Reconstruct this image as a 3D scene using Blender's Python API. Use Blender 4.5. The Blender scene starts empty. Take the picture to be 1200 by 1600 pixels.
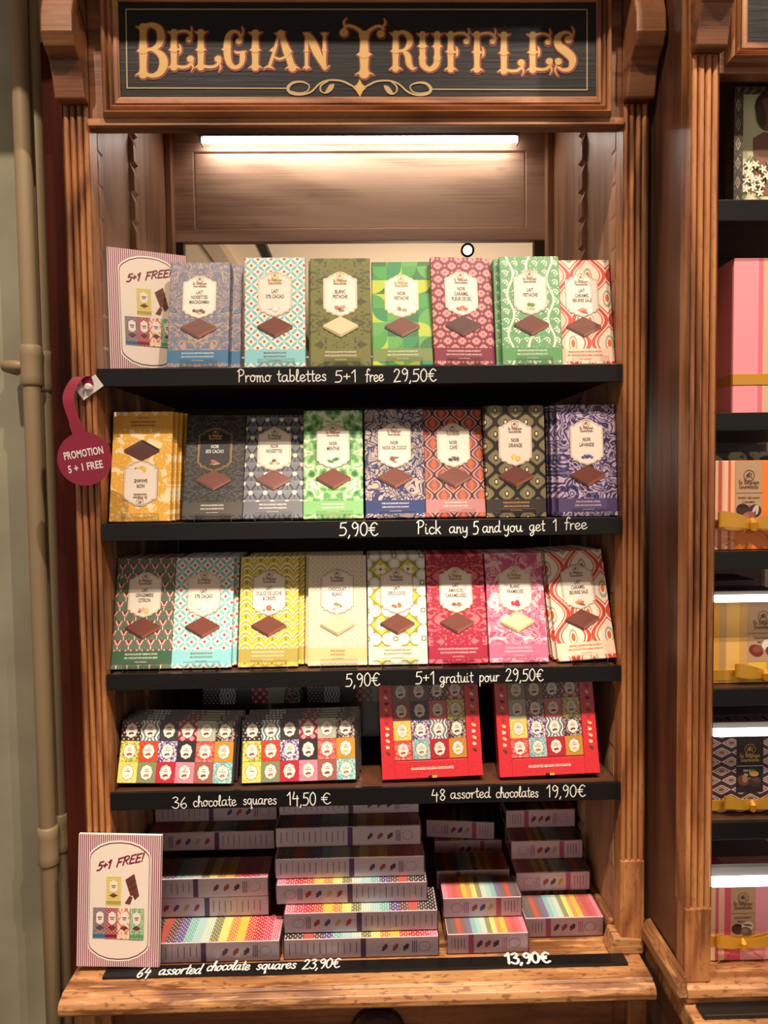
import bpy, math, random
from mathutils import Matrix, Vector
R = math.radians
rnd = random.Random(7)
SC = bpy.context.scene
COL = SC.collection

# ------------------------------------------------------------------ camera
FPX = 1140.26
CAM = Vector((0.00756, -1.02092, 1.55))
PITCH, YAW, ROLL = R(2.8439), R(1.2126), R(-0.7078)
fw = Vector((math.sin(YAW)*math.cos(PITCH), math.cos(YAW)*math.cos(PITCH), -math.sin(PITCH)))
r0 = Vector((math.cos(YAW), -math.sin(YAW), 0)); u0 = r0.cross(fw)
rt = r0*math.cos(ROLL) + u0*math.sin(ROLL)
up = -r0*math.sin(ROLL) + u0*math.cos(ROLL)
cd = bpy.data.cameras.new('camera'); cam = bpy.data.objects.new('camera', cd); COL.objects.link(cam)
cd.sensor_fit = 'VERTICAL'; cd.sensor_height = 36.0; cd.sensor_width = 27.0
cd.lens = 36.0*FPX/1600.0; cd.clip_start = 0.02; cd.clip_end = 60
cam.matrix_world = Matrix(((rt.x, up.x, -fw.x, CAM.x), (rt.y, up.y, -fw.y, CAM.y), (rt.z, up.z, -fw.z, CAM.z), (0, 0, 0, 1)))
SC.camera = cam

# ------------------------------------------------------------------ light and exposure
SC.view_settings.view_transform = 'Standard'
SC.view_settings.look = 'None'
SC.view_settings.gamma = 1.0
SC.view_settings.use_curve_mapping = False
SC.view_settings.exposure = 0.0
w = bpy.data.worlds.new('shop_air'); SC.world = w; w.use_nodes = True
bg = w.node_tree.nodes['Background']
bg.inputs['Color'].default_value = (1.0, 0.86, 0.72, 1); bg.inputs['Strength'].default_value = 0.56

def spot(name, loc, target, power, size, col, radius=0.015, blend=0.5):
    l = bpy.data.lights.new(name, 'SPOT'); l.energy = power; l.spot_size = R(size); l.spot_blend = blend
    l.color = col; l.shadow_soft_size = radius
    o = bpy.data.objects.new(name, l); COL.objects.link(o); o.location = loc
    d = Vector(target) - Vector(loc)
    o.rotation_euler = d.to_track_quat('-Z', 'Y').to_euler()
    return o
WARM = (1.0, 0.83, 0.66)
SPOTS = [((-0.50, -1.02, 3.20), (-0.10, -.02, 1.25), 96, 76),
         ((0.52, -1.02, 3.20), (0.20, -0.05, 1.20), 82, 76),
         ((0.02, -1.08, 3.20), (0.0, -.04, .80), 255, 25),  # extra narrow spot added to brighten the ledge and its boxes
         ((0.86, -1.12, 3.20), (0.60, -.12, 1.25), 92, 56)]  # extra spot added to brighten the gift cabinet
for i_, (p_, t_, e_, s_) in enumerate(SPOTS):
    spot('track_spot', p_, t_, e_, s_, WARM)

# ------------------------------------------------------------------ pixel <-> space helpers (the fitted lens)
def ray(px, py):
    return fw + rt*((px-600)/FPX) - up*((py-800)/FPX)
def at(px, py, Y):
    d = ray(px, py); return CAM + d*((Y-CAM.y)/d.y)
def atz(px, py, Z):
    d = ray(px, py); return CAM + d*((Z-CAM.z)/d.z)
def proj(p):
    d = Vector(p) - CAM; z = d.dot(fw)
    return 600 + FPX*d.dot(rt)/z, 800 - FPX*d.dot(up)/z

# ------------------------------------------------------------------ node expressions
def lin(c):
    return tuple(((x/255)/12.92 if x/255 <= .04045 else ((x/255+.055)/1.055)**2.4) for x in c[:3]) + (1.0,)
class X:
    """a node socket that can be written like a number"""
    def __init__(s, nt, sock): s.nt = nt; s.k = sock
    def m(s, op, b=None, c=None, clamp=False):
        n = s.nt.nodes.new('ShaderNodeMath'); n.operation = op; n.use_clamp = clamp
        for i, v in enumerate((s, b, c)):
            if v is None: continue
            if isinstance(v, X): s.nt.links.new(v.k, n.inputs[i])
            else: n.inputs[i].default_value = v
        return X(s.nt, n.outputs[0])
    def __add__(s, o): return s.m('ADD', o)
    __radd__ = __add__
    def __sub__(s, o): return s.m('SUBTRACT', o)
    def __rsub__(s, o): return s.m('MULTIPLY_ADD', -1.0, o)
    def __mul__(s, o): return s.m('MULTIPLY', o)
    __rmul__ = __mul__
    def __truediv__(s, o): return s.m('DIVIDE', o)
    def __neg__(s): return s.m('MULTIPLY', -1.0)
    def fr(s): return s.m('FRACT')
    def fl(s): return s.m('FLOOR')
    def ab(s): return s.m('ABSOLUTE')
    def sin(s): return s.m('SINE')
    def cos(s): return s.m('COSINE')
    def sq(s): return s.m('SQRT')
    def mn(s, o): return s.m('MINIMUM', o)
    def mx(s, o): return s.m('MAXIMUM', o)
    def pw(s, o): return s.m('POWER', o)
    def gt(s, e, soft=.03): return ((s - e)*(1.0/soft)).m('ADD', .5, clamp=True)
    def lt(s, e, soft=.03): return ((s - e)*(-1.0/soft)).m('ADD', .5, clamp=True)
def ln(a, b): return (a*a + b*b).sq()
def vec(nt, x, y, z=0.0):
    n = nt.nodes.new('ShaderNodeCombineXYZ')
    for i, v in enumerate((x, y, z)):
        if isinstance(v, X): nt.links.new(v.k, n.inputs[i])
        else: n.inputs[i].default_value = v
    return n.outputs[0]
def noise(x, y, scale, detail=2.0, dist=0.0, z=0.0, out='Fac'):
    nt = x.nt; n = nt.nodes.new('ShaderNodeTexNoise')
    nt.links.new(vec(nt, x, y, z), n.inputs['Vector'])
    n.inputs['Scale'].default_value = scale; n.inputs['Detail'].default_value = detail; n.inputs['Distortion'].default_value = dist
    return X(nt, n.outputs[out])
def voro(x, y, scale, z=0.0, out='Distance', feature='F1'):
    nt = x.nt; n = nt.nodes.new('ShaderNodeTexVoronoi'); n.feature = feature
    nt.links.new(vec(nt, x, y, z), n.inputs['Vector']); n.inputs['Scale'].default_value = scale
    return X(nt, n.outputs[out])
def hsh(x, y, z=0.0):
    nt = x.nt; n = nt.nodes.new('ShaderNodeTexWhiteNoise'); n.noise_dimensions = '3D'
    nt.links.new(vec(nt, x, y, z), n.inputs['Vector']); return X(nt, n.outputs['Value'])
def mix(a, b, f):
    nt = f.nt; n = nt.nodes.new('ShaderNodeMix'); n.data_type = 'RGBA'
    nt.links.new(f.k, n.inputs[0])
    for i, v in ((6, a), (7, b)):
        if isinstance(v, tuple): n.inputs[i].default_value = lin(v)
        else: nt.links.new(v.k, n.inputs[i])
    return X(nt, n.outputs[2])
def ramp(f, stops, const=True):
    nt = f.nt; n = nt.nodes.new('ShaderNodeValToRGB'); cr = n.color_ramp
    cr.interpolation = 'CONSTANT' if const else 'LINEAR'
    while len(cr.elements) < len(stops): cr.elements.new(0.5)
    for e, (p, c) in zip(cr.elements, stops): e.position = p; e.color = lin(c)
    nt.links.new(f.k, n.inputs[0]); return X(nt, n.outputs[0])

MATS = {}
def newmat(name):
    m = bpy.data.materials.new(name); m.use_nodes = True
    return m, m.node_tree, m.node_tree.nodes['Principled BSDF']
def plain(name, c, rough=.5, metal=0.0, coat=0.0, emit=None, es=0.0, spec=.5, alpha=None):
    if name in MATS: return MATS[name]
    m, nt, b = newmat(name)
    b.inputs['Base Color'].default_value = lin(c); b.inputs['Roughness'].default_value = rough
    b.inputs['Metallic'].default_value = metal; b.inputs['Coat Weight'].default_value = coat
    b.inputs['Coat Roughness'].default_value = .08; b.inputs['Specular IOR Level'].default_value = spec
    if emit: b.inputs['Emission Color'].default_value = lin(emit); b.inputs['Emission Strength'].default_value = es
    MATS[name] = m; return m
def uvmat(name, fn, rough=.42, coat=.25, src='UV'):
    """fn(u, v) -> colour; u, v from the front of the piece, in widths of it"""
    if name in MATS: return MATS[name]
    m, nt, b = newmat(name)
    t = nt.nodes.new('ShaderNodeTexCoord'); s = nt.nodes.new('ShaderNodeSeparateXYZ')
    nt.links.new(t.outputs[src], s.inputs[0])
    u, v = X(nt, s.outputs[0]), X(nt, s.outputs[1] if src == 'UV' else s.outputs[2])
    c = fn(u, v); nt.links.new(c.k, b.inputs['Base Color'])
    b.inputs['Roughness'].default_value = rough; b.inputs['Coat Weight'].default_value = coat; b.inputs['Coat Roughness'].default_value = .1
    MATS[name] = m; return m
def wood(name, light, mid, dark, axis='Z', rough=.45, ring=9.0, wear=0.0, bump=.15, seed=0.0, coat=.1):
    if name in MATS: return MATS[name]
    m, nt, b = newmat(name)
    t = nt.nodes.new('ShaderNodeTexCoord'); s = nt.nodes.new('ShaderNodeSeparateXYZ'); nt.links.new(t.outputs['Object'], s.inputs[0])
    x, y, z = (X(nt, s.outputs[i]) for i in range(3))
    if axis == 'Z': a, p, q = z, x, y
    elif axis == 'X': a, p, q = x, z, y
    else: a, p, q = y, x, z
    def n3(sa, sp, scale, det, dist=0.0, off=0.0):
        n = nt.nodes.new('ShaderNodeTexNoise'); nt.links.new(vec(nt, a*sa + (off+seed), p*sp, q*sp), n.inputs['Vector'])
        n.inputs['Scale'].default_value = scale; n.inputs['Detail'].default_value = det; n.inputs['Distortion'].default_value = dist
        return X(nt, n.outputs['Fac'])
    big = n3(.5, 3.0, 2.2, 3.0, .6)
    rings = ((big*ring*6.0 + n3(.6, 9.0, 5.0, 2.0)*2.0).sin()*.5 + .5)
    fine = n3(1.5, 90.0, 3.0, 4.0, 0.0, 3.0)
    tone = n3(.8, 5.0, 3.0, 2.0, .3, 7.0)
    f = (rings*.42 + fine*.55 + (tone - .5)*.9).m('ADD', -.02, clamp=True)
    c = ramp(f, [(0.12, dark), (0.45, mid), (0.85, light)], False)
    knot = voro(a*1.6 + seed, (p + q)*6.0, 2.4)
    c = mix(c, dark, knot.lt(.055, .05)*.8)
    if wear:
        wn = n3(12.0, 30.0, 6.0, 5.0, .4, 11.0)
        c = mix(c, dark, wn.gt(.60, .06)*wear)
        c = mix(c, tuple(min(255, int(k*1.15+18)) for k in light), n3(5.0, 40.0, 4.0, 4.0, .2, 19.0).gt(.6, .1)*wear*.6)
    nt.links.new(c.k, b.inputs['Base Color'])
    b.inputs['Roughness'].default_value = rough; b.inputs['Coat Weight'].default_value = coat; b.inputs['Coat Roughness'].default_value = .25
    bp = nt.nodes.new('ShaderNodeBump'); bp.inputs['Strength'].default_value = bump; bp.inputs['Distance'].default_value = .002
    nt.links.new((fine + rings*.3).k, bp.inputs['Height']); nt.links.new(bp.outputs[0], b.inputs['Normal'])
    MATS[name] = m; return m
def clear(name, tint=(245, 245, 245), gloss=.10):
    if name in MATS: return MATS[name]
    m = bpy.data.materials.new(name); m.use_nodes = True; nt = m.node_tree; nt.nodes.clear()
    o = nt.nodes.new('ShaderNodeOutputMaterial'); mx = nt.nodes.new('ShaderNodeMixShader')
    t = nt.nodes.new('ShaderNodeBsdfTransparent'); g = nt.nodes.new('ShaderNodeBsdfGlossy')
    t.inputs[0].default_value = lin(tint); g.inputs['Roughness'].default_value = .06
    fr = nt.nodes.new('ShaderNodeLayerWeight'); fr.inputs[0].default_value = gloss
    nt.links.new(fr.outputs['Fresnel'], mx.inputs[0]); nt.links.new(t.outputs[0], mx.inputs[1]); nt.links.new(g.outputs[0], mx.inputs[2])
    nt.links.new(mx.outputs[0], o.inputs[0]); MATS[name] = m; return m

# ------------------------------------------------------------------ mesh builder
class MB:
    def __init__(s): s.v = []; s.f = []; s.mi = []; s.mats = []
    def m(s, mat):
        if mat not in s.mats: s.mats.append(mat)
        return s.mats.index(mat)
    def raw(s, vs, fs, mat):
        n = len(s.v); i = s.m(mat); s.v += [tuple(v) for v in vs]
        for f in fs: s.f.append([n+k for k in f]); s.mi.append(i)
        return s
    def box(s, x0, x1, y0, y1, z0, z1, mat):
        v = [(x0, y0, z0), (x1, y0, z0), (x1, y1, z0), (x0, y1, z0), (x0, y0, z1), (x1, y0, z1), (x1, y1, z1), (x0, y1, z1)]
        return s.raw(v, [(0, 3, 2, 1), (4, 5, 6, 7), (0, 1, 5, 4), (1, 2, 6, 5), (2, 3, 7, 6), (3, 0, 4, 7)], mat)
    def prism(s, pts, a0, a1, mat, axis='Z'):
        """closed outline swept from a0 to a1; axis Z: pts (x,y); X: pts (y,z); Y: pts (x,z)"""
        mk = {'Z': lambda p, a: (p[0], p[1], a), 'X': lambda p, a: (a, p[0], p[1]), 'Y': lambda p, a: (p[0], a, p[1])}[axis]
        ar = sum(pts[i-1][0]*pts[i][1] - pts[i][0]*pts[i-1][1] for i in range(len(pts)))
        if (ar < 0) != (axis == 'Y'): pts = pts[::-1]
        n = len(pts); v = [mk(p, a0) for p in pts] + [mk(p, a1) for p in pts]
        f = [(i, (i+1) % n, n+(i+1) % n, n+i) for i in range(n)] + [tuple(range(n-1, -1, -1)), tuple(range(n, 2*n))]
        return s.raw(v, f, mat)
    def flat(s, pts, y, mat):           # outline in x, z facing -y
        if sum(pts[i-1][0]*pts[i][1] - pts[i][0]*pts[i-1][1] for i in range(len(pts))) < 0: pts = pts[::-1]
        return s.raw([(p[0], y, p[1]) for p in pts], [tuple(range(len(pts)))], mat)
    def rect(s, x0, x1, z0, z1, y, mat): return s.flat([(x0, z0), (x1, z0), (x1, z1), (x0, z1)], y, mat)
    def ell(s, x, z, rx, rz, y, mat, rot=0, n=18):
        c, sn = math.cos(R(rot)), math.sin(R(rot)); pts = []
        for i in range(n):
            a = 2*math.pi*i/n; p, q = rx*math.cos(a), rz*math.sin(a); pts.append((x+p*c-q*sn, z+p*sn+q*c))
        return s.flat(pts, y, mat)
    def ribbon(s, pts, ws, y, mat, caps=True):
        """flat stroke in x, z with a width at each point"""
        L, Rr = [], []
        for i, p in enumerate(pts):
            a = pts[max(i-1, 0)]; b = pts[min(i+1, len(pts)-1)]
            dx, dz = b[0]-a[0], b[1]-a[1]; l = math.hypot(dx, dz) or 1
            h = (ws[i] if isinstance(ws, (list, tuple)) else ws)/2
            L.append((p[0]-dz/l*h, p[1]+dx/l*h)); Rr.append((p[0]+dz/l*h, p[1]-dx/l*h))
        n = len(pts); s.lay = getattr(s, 'lay', 0) + 1; y = y - (s.lay % 12)*2.5e-5
        s.raw([(q[0], y - .8e-6*(i % n), q[1]) for i, q in enumerate(L+Rr)], [(n+i, n+i+1, i+1, i) for i in range(n-1)], mat)
        if caps:
            for k in (0, -1):
                r = (ws[k] if isinstance(ws, (list, tuple)) else ws)/2
                s.ell(pts[k][0], pts[k][1], r, r, y-(1.0e-5 if k else 1.8e-5), mat, n=10)
        return s
    def tube(s, path, r, mat, n=14, cap=True):
        rings = []
        for i, p in enumerate(path):
            a = Vector(path[max(i-1, 0)]); b = Vector(path[min(i+1, len(path)-1)]); d = (b-a).normalized()
            h = Vector((0, 1, 0)) if abs(d.y) < .9 else Vector((1, 0, 0)); e1 = d.cross(h).normalized(); e2 = d.cross(e1)
            rr = r[i] if isinstance(r, (list, tuple)) else r
            rings.append([tuple(Vector(p) + e1*rr*math.cos(2*math.pi*k/n) + e2*rr*math.sin(2*math.pi*k/n)) for k in range(n)])
        v = [q for g in rings for q in g]
        f = [(i*n+k, i*n+(k+1) % n, (i+1)*n+(k+1) % n, (i+1)*n+k) for i in range(len(path)-1) for k in range(n)]
        if cap: f += [tuple(range(n-1, -1, -1)), tuple(range((len(path)-1)*n, len(path)*n))]
        return s.raw(v, f, mat)
    def add2d(s, vs, fs, mat, y, ox=0, oz=0, sx=1, sz=1, rot=0, shear=0):
        c, sn = math.cos(R(rot)), math.sin(R(rot)); out = []
        for (a, b) in vs:
            a, b = a*sx + b*shear*sz, b*sz; out.append((ox+a*c-b*sn, y, oz+a*sn+b*c))
        return s.raw(out, fs, mat)
    def mesh(s, name, uvw=None, smooth=False):
        me = bpy.data.meshes.new(name); me.from_pydata(s.v, [], s.f)
        for m in s.mats: me.materials.append(m)
        me.polygons.foreach_set('material_index', s.mi)
        if uvw:
            uv = me.uv_layers.new(name='UVMap')
            for lp in me.loops:
                c = me.vertices[lp.vertex_index].co
                uv.data[lp.index].uv = uvw(c) if callable(uvw) else (c.x/uvw+.5, c.z/uvw)
        if smooth: me.polygons.foreach_set('use_smooth', [True]*len(me.polygons))
        me.validate(); me.update(); return me
    def build(s, name, parent=None, uvw=None, smooth=False, bevel=0, seg=2):
        o = bpy.data.objects.new(name, s.mesh(name, uvw, smooth)); COL.objects.link(o)
        if parent: o.parent = parent
        if bevel: bev(o, bevel, seg)
        return o
def bev(o, wdt, seg=2):
    b = o.modifiers.new('edge', 'BEVEL'); b.width = wdt; b.segments = seg; b.limit_method = 'ANGLE'; b.angle_limit = R(40)
def put(name, me, parent=None, loc=(0, 0, 0)):
    o = bpy.data.objects.new(name, me); COL.objects.link(o); o.location = loc
    if parent: o.parent = parent
    return o
def empty(name, loc=(0, 0, 0)):
    o = bpy.data.objects.new(name, None); COL.objects.link(o); o.location = loc; o.empty_display_size = .02; return o
def tag(o, label, cat, group=None, kind=None):
    if label: o['label'] = label
    if cat: o['category'] = cat
    if group: o['group'] = group
    if kind: o['kind'] = kind
    return o
def struct(o): o['kind'] = 'structure'; return o
def copy_tree(o, parent=None):
    c = o.copy(); COL.objects.link(c)
    if parent: c.parent = parent
    for ch in o.children: copy_tree(ch, c)
    return c
def pose(o, loc, yaw=0, lean=0, roll=0):
    """turned about the vertical, leaned back, and tipped sideways, standing on its lower rear edge"""
    o.matrix_world = Matrix.Translation(loc) @ Matrix.Rotation(yaw, 4, 'Z') @ Matrix.Rotation(-lean, 4, 'X') @ Matrix.Rotation(roll, 4, 'Y')
    return o

# ------------------------------------------------------------------ writing
_txt = {}
def text2d(body, bold=0.0, res=2):
    k = (body, bold)
    if k in _txt: return _txt[k]
    cu = bpy.data.curves.new('t', 'FONT'); cu.body = body; cu.size = 1.0; cu.offset = bold; cu.align_x = 'CENTER'; cu.resolution_u = res
    cu.fill_mode = 'FRONT'
    ob = bpy.data.objects.new('t', cu); COL.objects.link(ob)
    dg = bpy.context.evaluated_depsgraph_get(); me = bpy.data.meshes.new_from_object(ob.evaluated_get(dg))
    vs = [(v.co.x, v.co.y) for v in me.vertices]; fs = [tuple(p.vertices) for p in me.polygons]
    bpy.data.objects.remove(ob); bpy.data.curves.remove(cu); bpy.data.meshes.remove(me)
    xs = [v[0] for v in vs] or [0]; cx = (min(xs)+max(xs))/2
    vs = [(a-cx, b) for a, b in vs]; r = (vs, fs, (max(xs)-min(xs)) or 1); _txt[k] = r; return r
def text(mb, body, x, z, h, y, mat, bold=.01, width=None, maxw=None, xs=.72, rot=0, shear=0):
    """printed capitals, h tall, centred on x with their foot at z"""
    vs, fs, wd = text2d(body, bold); sz = h/.72; sx = sz*xs
    if width: sx = width/wd
    if maxw and sx*wd > maxw: sx = maxw/wd
    mb.add2d(vs, fs, mat, y, x, z, sx, sz, rot, shear)
GL = {
 'a': (1.0, [[(.75,.95),(.4,1),(.1,.75),(.05,.35),(.25,.02),(.55,.15),(.75,.6),(.78,.95)],[(.78,.95),(.76,.3),(.88,.02),(1.05,.12)]]),
 'b': (.85, [[(.12,1.9),(.12,.9),(.12,.2),(.3,0),(.6,.1),(.75,.5),(.6,.9),(.3,.9),(.12,.6)]]),
 'c': (.78, [[(.7,.8),(.5,1),(.2,.85),(.07,.45),(.25,.05),(.5,0),(.78,.2)]]),
 'd': (1.0, [[(.7,.9),(.4,1),(.1,.7),(.05,.3),(.3,0),(.6,.2),(.75,.7),(.8,1.3),(.82,1.9)],[(.82,1.9),(.78,.9),(.76,.3),(.9,0),(1.05,.12)]]),
 'e': (.82, [[(.08,.42),(.5,.52),(.7,.78),(.5,1),(.2,.9),(.05,.5),(.2,.08),(.5,0),(.85,.25)]]),
 'f': (.68, [[(.78,1.7),(.6,1.95),(.38,1.7),(.32,1),(.3,.3),(.26,-.15)],[(.05,1.0),(.65,1.06)]]),
 'g': (.95, [[(.7,.95),(.4,1),(.1,.75),(.1,.3),(.4,.1),(.65,.4),(.75,.95)],[(.75,.95),(.74,.2),(.7,-.35),(.45,-.75),(.15,-.55),(.4,-.2),(1.0,.15)]]),
 'h': (.85, [[(.02,.5),(.3,1.4),(.28,1.9),(.14,1.8),(.1,1.2),(.1,0)],[(.1,.5),(.35,.95),(.62,.85),(.66,.4),(.7,.05),(.9,.1)]]),
 'i': (.42, [[(.1,1),(.12,.2),(.25,0),(.42,.12)],[(.12,1.38),(.15,1.43)]]),
 'k': (.75, [[(.1,1.95),(.1,0)],[(.65,1.0),(.12,.45)],[(.3,.6),(.7,0)]]),
 'l': (.5, [[(.02,.3),(.33,1.2),(.36,1.8),(.22,1.9),(.13,1.4),(.14,.3),(.28,0),(.5,.15)]]),
 'm': (1.15, [[(.08,1),(.1,0)],[(.1,.6),(.3,.98),(.48,.8),(.5,0)],[(.5,.6),(.7,.98),(.9,.8),(.92,.2),(1.03,0),(1.15,.1)]]),
 'n': (.8, [[(.08,1),(.1,0)],[(.1,.55),(.35,.98),(.58,.8),(.6,.2),(.7,0),(.85,.1)]]),
 'o': (.85, [[(.4,1),(.12,.8),(.05,.4),(.25,.02),(.55,.1),(.7,.5),(.6,.9),(.4,1),(.6,.84),(.9,.88)]]),
 'p': (.85, [[(.1,1),(.1,-.75)],[(.1,.6),(.35,1),(.7,.8),(.7,.3),(.4,.02),(.1,.2)]]),
 'q': (.92, [[(.7,.95),(.4,1),(.1,.75),(.1,.3),(.4,.05),(.65,.4),(.75,.95)],[(.75,.95),(.76,0),(.74,-.75),(.92,-.55)]]),
 'r': (.62, [[(.08,1),(.12,0)],[(.12,.5),(.35,.95),(.62,.92)]]),
 's': (.68, [[(.6,.85),(.4,1),(.15,.85),(.25,.6),(.55,.4),(.55,.1),(.3,0),(.05,.15)]]),
 't': (.58, [[(.3,1.7),(.28,.9),(.28,.3),(.4,0),(.6,.12)],[(.03,1.1),(.6,1.15)]]),
 'u': (.92, [[(.08,1),(.1,.3),(.3,0),(.55,.2),(.7,.95)],[(.7,.95),(.7,.2),(.82,0),(.95,.12)]]),
 'y': (.85, [[(.08,1),(.12,.4),(.35,.2),(.6,.4),(.72,1)],[(.72,1),(.72,.2),(.68,-.35),(.45,-.75),(.18,-.55)]]),
 'P': (.95, [[(.2,1.95),(.15,0)],[(-.05,1.65),(.4,2.0),(.85,1.7),(.72,1.15),(.2,.9)]]),
 'B': (.9, [[(.15,1.9),(.12,0)],[(0,1.75),(.4,1.95),(.75,1.6),(.5,1.1),(.15,1.0)],[(.15,1.0),(.7,.95),(.85,.4),(.5,0),(.12,.02)]]),
 'G': (.95, [[(.85,1.6),(.5,1.95),(.12,1.4),(.1,.5),(.45,0),(.85,.3),(.85,.8),(.5,.8)]]),
 '0': (.75, [[(.4,1.9),(.1,1.4),(.08,.5),(.35,0),(.65,.4),(.68,1.4),(.4,1.9)]]),
 '1': (.5, [[(.02,1.4),(.34,1.9)],[(.34,1.9),(.35,0)]]),
 '2': (.78, [[(.08,1.5),(.3,1.9),(.62,1.65),(.5,1.0),(.05,0)],[(.05,0),(.75,.06)]]),
 '3': (.72, [[(.1,1.7),(.4,1.9),(.62,1.55),(.3,1.05)],[(.3,1.05),(.68,.8),(.6,.15),(.3,0),(.02,.25)]]),
 '4': (.78, [[(.25,1.9),(.08,.9)],[(.08,.9),(.75,.95)],[(.6,1.35),(.58,-.2)]]),
 '5': (.75, [[(.72,1.85),(.2,1.8)],[(.2,1.8),(.14,1.1)],[(.14,1.1),(.5,1.15),(.7,.7),(.5,.1),(.05,.05)]]),
 '6': (.72, [[(.52,1.85),(.2,1.2),(.08,.5),(.35,0),(.65,.35),(.5,.85),(.12,.6)]]),
 '8': (.72, [[(.6,1.6),(.35,1.9),(.12,1.5),(.35,1.0),(.62,.5),(.38,0),(.1,.4),(.38,1.0),(.6,1.6)]]),
 '9': (.72, [[(.62,1.5),(.35,1.9),(.08,1.45),(.3,1.0),(.62,1.35)],[(.64,1.6),(.62,.8),(.5,.2),(.36,0)]]),
 ',': (.26, [[(.17,.12),(.05,-.3)]]), '.': (.26, [[(.12,.0),(.14,.06)]]),
 '+': (.72, [[(.35,1.3),(.35,.5)],[(.05,.9),(.65,.9)]]),
 '\u20ac': (.9, [[(.85,1.6),(.55,1.85),(.25,1.35),(.25,.5),(.55,0),(.9,.25)],[(.02,1.1),(.6,1.12)],[(.02,.75),(.55,.77)]]),
 'F': (.8, [[(.12,1.9),(.1,0)],[(.0,1.88),(.78,1.95)],[(.1,1.0),(.6,1.05)]]),
 'R': (.85, [[(.12,1.9),(.1,0)],[(0,1.85),(.5,1.95),(.75,1.5),(.5,1.05),(.1,.95)],[(.3,1.0),(.8,0)]]),
 'E': (.78, [[(.12,1.9),(.1,0)],[(.1,1.88),(.75,1.93)],[(.1,1.0),(.6,1.04)],[(.1,.02),(.75,.05)]]),
 '!': (.35, [[(.15,1.95),(.13,.55)],[(.12,.05),(.13,.12)]]),
}
def smooth_pts(p, k=5):
    if len(p) < 3: return p
    out = []
    for i in range(len(p)-1):
        a = p[max(i-1, 0)]; b = p[i]; c = p[i+1]; d = p[min(i+2, len(p)-1)]
        for j in range(k):
            t = j/k; t2 = t*t; t3 = t2*t
            out.append(tuple(.5*(2*b[n] + (c[n]-a[n])*t + (2*a[n]-5*b[n]+4*c[n]-d[n])*t2 + (3*b[n]-a[n]-3*c[n]+d[n])*t3) for n in range(len(b))))
    out.append(tuple(p[-1])); return out
def hand(mb, body, x0, z0, x1, unit, y, mat, pen=.13, slope=0.0, shear=0.0, rise=0.0, k=5, gap=.1):
    """handwriting from x0 to x1, unit = height of a small letter"""
    tot = sum((GL[c][0]+gap) if c != ' ' else .8 for c in body); sx = (x1-x0)/tot; x = 0.0
    for c in body:
        if c == ' ': x += .8; continue
        wd, st = GL[c]; dz = rnd.uniform(-.06, .06)
        for s in st:
            pts = [(x0 + (x + p[0] + shear*p[1]*unit/max(sx, 1e-6))*sx, z0 + (p[1]+dz)*unit + slope*(x+p[0])*sx) for p in smooth_pts(s, k)]
            mb.ribbon(pts, pen*unit, y, mat)
        x += wd + gap

# ------------------------------------------------------------------ woods, paints, metals
W_POST = wood('waxed_pine_upright', (186, 128, 78), (158, 98, 54), (92, 52, 28), 'Z', .45, ring=9, wear=.25)
W_BASE = wood('worn_pine_upright', (188, 128, 78), (160, 100, 57), (94, 54, 28), 'Z', .5, ring=12, wear=.4, seed=4)
W_HEAD = wood('waxed_pine_across', (148, 96, 62), (120, 74, 45), (70, 39, 22), 'X', .42, ring=7, wear=.15, seed=2)
W_MOLD = wood('gilded_pine_across', (178, 124, 84), (150, 97, 62), (86, 50, 29), 'X', .36, ring=6, wear=.2, seed=5)
W_MOLDZ = wood('gilded_pine_upright', (192, 138, 96), (166, 112, 72), (96, 58, 34), 'Z', .36, ring=6, wear=.2, seed=6)
W_SIDE = wood('pale_pine_upright', (190, 142, 108), (168, 122, 90), (122, 80, 56), 'Z', .5, ring=5, seed=8)
W_BACK = wood('pale_pine_across', (226, 186, 158), (208, 168, 140), (160, 120, 96), 'X', .5, ring=5, seed=9, bump=.1)
W_PANEL = wood('brown_pine_upright', (100, 60, 40), (82, 47, 30), (54, 29, 17), 'Z', .38, ring=5, seed=12, coat=.1)
W_LEDGE = wood('worn_pine_across', (190, 140, 92), (166, 114, 70), (106, 62, 34), 'X', .5, ring=8, wear=.7, seed=14)
W_LEDGEY = wood('worn_pine_deep', (190, 138, 90), (158, 106, 64), (96, 54, 28), 'Y', .5, ring=9, wear=.6, seed=15)
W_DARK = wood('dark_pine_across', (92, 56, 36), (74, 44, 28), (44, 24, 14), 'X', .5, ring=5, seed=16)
W_BODY = wood('cabinet_body_pine', (152, 96, 58), (130, 78, 44), (86, 48, 24), 'X', .45, ring=6, wear=.25, seed=17)
W_MAHOG = wood('dark_red_brown_board', (78, 32, 20), (64, 24, 14), (42, 14, 8), 'Z', .8, ring=4, seed=18, coat=0); W_MAHOG.node_tree.nodes['Principled BSDF'].inputs['Specular IOR Level'].default_value = .1
BLACK = plain('satin_black_paint', (20, 18, 18), .36, coat=.1, spec=.35)
BLACKB, nt_, b_ = newmat('brushed_black_paint')
b_.inputs['Base Color'].default_value = lin((17, 16, 16)); b_.inputs['Roughness'].default_value = .36; b_.inputs['Specular IOR Level'].default_value = .35
t_ = nt_.nodes.new('ShaderNodeTexCoord'); n_ = nt_.nodes.new('ShaderNodeTexNoise'); n_.inputs['Scale'].default_value = 160
nt_.links.new(t_.outputs['Object'], n_.inputs['Vector']); k_ = nt_.nodes.new('ShaderNodeBump'); k_.inputs['Strength'].default_value = .25; k_.inputs['Distance'].default_value = .001
nt_.links.new(n_.outputs[0], k_.inputs['Height']); nt_.links.new(k_.outputs[0], b_.inputs['Normal'])
CHALK = plain('white_paint_pen', (232, 228, 220), .7)
WHITE = plain('white_card', (238, 230, 222), .5)
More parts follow.
